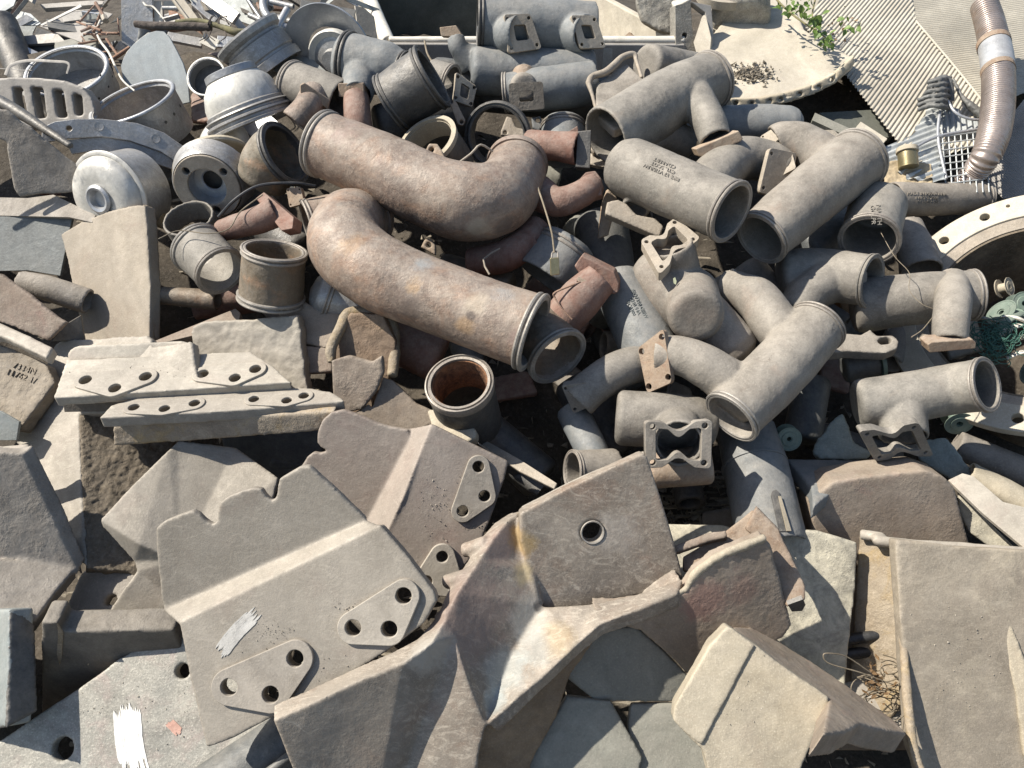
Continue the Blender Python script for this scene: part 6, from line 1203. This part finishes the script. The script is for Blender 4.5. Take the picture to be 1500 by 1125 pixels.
b = T.add('face', 'cream', 'crisp', bev=.003); prism3(b, circ3(1.), [circ3(.80)]+[circ4(*h) for h in hc], ax, .03)
b = T.add('inner_step', 'flange', 'smooth', ang=30); lathe(b, c, ax, [(r*k, z) for k, z in ((.72, -.016), (.80, -.006), (.80, -.035), (.72, -.05))], seg=128)
b = T.add('bore_wall', 'mud', 'smooth', ang=30); lathe(b, c, ax, [(r*k, z) for k, z in ((.70, -.02), (.74, -.02), (.74, -.40), (.70, -.40))], seg=128)
# ---- plastic spools etc
def spool(label, x, y, h, dx, dy, q, rp, m='greenplastic'):
    T = Thing('spool', label, 'spool', 'pale green plastic spools')
    dish(T, 'front_disc', m, x, y, h, dx, dy, q, rp, [(.25, .0), (.97, .0), (1.0, .03), (1.0, .08), (.93, .08), (.9, .05), (.62, .04), (.58, .1), (.25, .1)], ang=30)
    dish(T, 'core', m, x, y, h, dx, dy, q, rp, [(.18, -.9), (.5, -.9), (.5, .02), (.18, .02)]); dish(T, 'back_disc', m, x, y, h, dx, dy, q, rp, [(.18, -1.0), (1.0, -1.0), (1.0, -.9), (.18, -.9)]); return T
spool('green plastic spool facing the viewer, left of the crumpled cloth', 1156, 643, .03, .1, .1, .92, 18)
spool('toothed pale green spool disc under the large flange ring', 1467, 458, -.02, -.2, -.2, .6, 22)
spool('green spool half hidden under the saddle manifold mouth', 1405, 620, -.08, .1, .2, .7, 20)
spool('cream spool at the right edge, just under the flange ring bore', 1478, 420, -.05, .9, -.2, .4, 14, 'creamcast')
spool('pale green spool at the right edge above the green net', 1500, 445, -.03, .3, -.1, .8, 18)
spool('grey-green spool end right of the green net', 1512, 545, -.03, -.3, -.1, .7, 20)
T = Thing('green_net', 'bunched dark green netting beside the flanged branch at the right', 'net'); T.stuff = False; b = T.add('green_net', 'net', 'smooth')
random.seed(8)
for k in range(110):
    cx, cy = random.gauss(1460, 17), random.gauss(495, 14); a0 = random.uniform(0, 6.3); r1 = random.uniform(5, 18); s = random.choice((-1, 1))
    w, r = PP([(cx+r1*math.cos(a0+s*j*.7), cy+r1*.7*math.sin(a0+s*j*.7)+j*1.5, .04+.02*random.random(), .7) for j in range(6)]); tube(b, w, r, None, seg=5, n=3)
for i, (x, y, a_, m_) in enumerate(((1480, 485, -.5, 'white'), (1490, 500, -.4, 'cream'), (1478, 472, -.6, 'greenplastic'), (1496, 520, -.2, 'white'), (1440, 470, .1, 'flange'), (1490, 470, .3, 'white'))):
    T = Thing('plastic_strip', ('white curved plastic strip, uppermost by the green net', 'cream plastic strip below the uppermost white one', 'pale green plastic strip behind the green net', 'white plastic strip lowest of those right of the net', 'tan bar end beside the branch manifold ring', 'white plastic piece under the toothed spool')[i], 'strip', 'plastic scraps at the right edge')
    b = T.add('plastic_strip', m_, 'smooth'); w, r = PP([(x-22*math.cos(a_), y-22*math.sin(a_), .01, 5), (x, y-4, .03, 6), (x+24*math.cos(a_), y+24*math.sin(a_), .01, 5)]); tube(b, w, r, None, squash=.45)
T = Thing('crumpled_cloth', 'crumpled grey-green cloth sack beneath the saddle manifold', 'cloth'); b = T.add('crumpled_cloth', 'cloth', 'cast', vox=.004, dp=.010, ds=.05, dp2=.003)
prism(b, pln(1220, 645, .0, -.3, .3), [(1192, 662), (1200, 640), (1218, 615), (1235, 605), (1245, 630), (1252, 650), (1280, 662), (1270, 672), (1200, 672)], .03, w=1.)
# ---- leaves
T = Thing('creeper_plant', 'leafy green creeper hanging at the top edge beside the torn dish', 'plant'); b = T.add('leaves', 'leaf', 'plain'); random.seed(14)
def leaf(b, c, s):
    u = (RT*random.gauss(0, .6)+Vector((0, 0, -1))*random.uniform(.2, 1)+Vector((0, random.gauss(0, .5), 0))).normalized(); n = (Vector((-.3, -.3, 1))+Vector([random.gauss(0, .5) for _ in range(3)])).normalized(); v = n.cross(u).normalized(); n = u.cross(v)
    pts = [(0, 0, 0), (.25, .34, .08), (.55, .30, .08), (1, 0, -.05), (.55, -.30, .08), (.25, -.34, .08)]; m0 = b.verts.new(c+u*s*.5); vs = [b.verts.new(c+u*x*s+v*y*s+n*z*s) for x, y, z in pts]
    for i in range(6): b.faces.new((m0, vs[i], vs[(i+1) % 6]))
for k in range(150):
    t = random.random(); x, y = ((random.gauss(1172, 18), random.uniform(-30, 20)) if t < .6 else (random.gauss(1195, 6), random.uniform(20, 52)) if t < .8 else (random.gauss(1212, 6), random.gauss(60, 5)) if t < .92 else (random.gauss(1240, 8), random.gauss(35, 8)))
    leaf(b, P(x, y, random.uniform(-.14, .0)), random.uniform(.016, .03))
b = T.add('stem', 'wood', 'smooth'); w, r = PP([(1120, -20, -.1, 1.5), (1150, 12, -.1, 1.4), (1178, 34, -.1, 1.3), (1200, 48, -.1, 1.1), (1222, 66, -.12, .9)]); tube(b, w, r, None, seg=8); w, r = PP([(1200, -20, -.1, 1.4), (1190, 20, -.1, 1.2), (1196, 46, -.1, 1)]); tube(b, w, r, None, seg=8)
T = Thing('dry_leaves', 'dry brown leaves on the corrugated sheet under the creeper', 'leaves'); b = T.add('dry_leaves', 'dryleaf', 'plain')
for k in range(24): leaf(b, A.at(random.gauss(1228, 14), random.gauss(38, 8))+A.n*.008, random.uniform(.01, .02))
# thin hairs of wire
for i, (l, m_, lst) in enumerate((('long thin wire looping over the double-ringed pipe', 'wire', [(232, 350, .2, .8), (262, 338, .2, .8), (305, 342, .2, .8), (335, 335, .19, .8), (352, 310, .19, 1), (385, 285, .19, 1)]),
    ('black rubber tube arching over the red manifold elbow', 'blackplastic', [(320, 318, .12, 2.4), (345, 292, .16, 2.4), (380, 272, .18, 2.4), (430, 268, .18, 2.2), (462, 272, .16, 2)]),
    ('fine curved wire standing over the creased aluminium sheet', 'wire', [(372, 235, .12, .7), (374, 205, .12, .7), (392, 186, .12, .7), (412, 180, .1, .7)]),
    ('thin pale loop of wire hanging in front of the branch manifold', 'wire', [(1290, 340, .2, .5), (1310, 375, .2, .5), (1332, 400, .2, .5), (1332, 425, .2, .5), (1350, 445, .2, .5), (1366, 452, .2, .5)]),
    ('twiggy dry root in front of the downturned branch', 'wire', [(1335, 494, .2, .9), (1350, 484, .2, .8), (1362, 470, .2, .7), (1368, 462, .2, .5)]))):
    T = Thing('loose_wire', l, 'wire'); b = T.add('loose_wire', m_, 'smooth'); w, r = PP(lst); tube(b, w, r, None, seg=8)
# ================================================================ terrain of the heap and the yard
def heap_z(x, y):
    z = -.113+.485*y-.34+.18*min(1, max(0, (-x-1.0-.35*max(0, y))*1.4))  # out of view on the left the heap is raised to block sun
    e = max(0., abs(x-.05)-1.9); z -= e*e*.35
    if y > 3.1: z = -.113+.485*3.1-.42-(y-3.1)*.12-max(0, abs(x)-1.9)**2*.35
    if y > 7: z -= (y-7)*.5
    return z
T = None
bm = bmesh.new(); nx, ny = 150, 130; g = []
for j in range(ny+1):
    row = []
    for i in range(nx+1):
        x = -6+12*i/nx; y = -1.5+11*j/ny
        z = max(.01, heap_z(x, y)+.07*noise.noise(Vector((x*3, y*3, 0)))+.03*noise.noise(Vector((x*11, y*11, 4))))
        row.append(bm.verts.new((x, y, z)))
    g.append(row)
for j in range(ny):
    for i in range(nx): bm.faces.new((g[j][i], g[j][i+1], g[j+1][i+1], g[j+1][i]))
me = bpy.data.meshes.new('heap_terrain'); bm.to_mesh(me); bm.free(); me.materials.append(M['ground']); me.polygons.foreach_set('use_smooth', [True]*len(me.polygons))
o = bpy.data.objects.new('heap_terrain', me); COL.objects.link(o); o['kind'] = 'structure'
bm = bmesh.new(); vs = [bm.verts.new(v) for v in ((-900, -900, 0), (900, -900, 0), (900, 900, 0), (-900, 900, 0))]; bm.faces.new(vs)
me = bpy.data.meshes.new('ground'); bm.to_mesh(me); bm.free(); me.materials.append(M['yard']); o = bpy.data.objects.new('ground', me); COL.objects.link(o); o['kind'] = 'structure'
# small debris in the dark gaps
T = Thing('gap_debris', 'small chips and litter in the dark gaps', 'debris'); T.stuff = True; b = T.add('gap_debris', 'rubble', 'plain'); random.seed(33)
for k in range(2200):
    x, y = (random.uniform(930, 1080), random.uniform(690, 790)) if k < 350 else (random.uniform(0, 1500), random.uniform(60, 1100)); c = P(x, y, 0)
    zz = heap_z(c.x, c.y); c = P(x, y, -.2-random.random()*.1) if k < 350 else Vector((c.x, c.y, zz+.03))
    s = random.uniform(.004, .02); q = random.choice((.3, 1, 1.4, 3)); vs = [b.verts.new(c+Vector((random.uniform(-1, 1)*q, random.uniform(-1, 1)/q**.5, random.uniform(-.4, .4)))*s) for _ in range(6)]; bmesh.ops.convex_hull(b, input=vs)
# ================================================================ build every thing
for T in THINGS:
    T.build()
    if getattr(T, 'stuff', False):
        for o in COL.objects:
            if o.get('label') == T.label:
                o['kind'] = 'stuff'
                if 'category' in o: del o['category']

for T in THINGS:
    if len(T.label.split()) > 16 or len(T.label.split()) < 4: print('LABEL', T.label)
seen = {}
for T in THINGS:
    if T.label in seen: print('DUP', T.label)
    seen[T.label] = 1
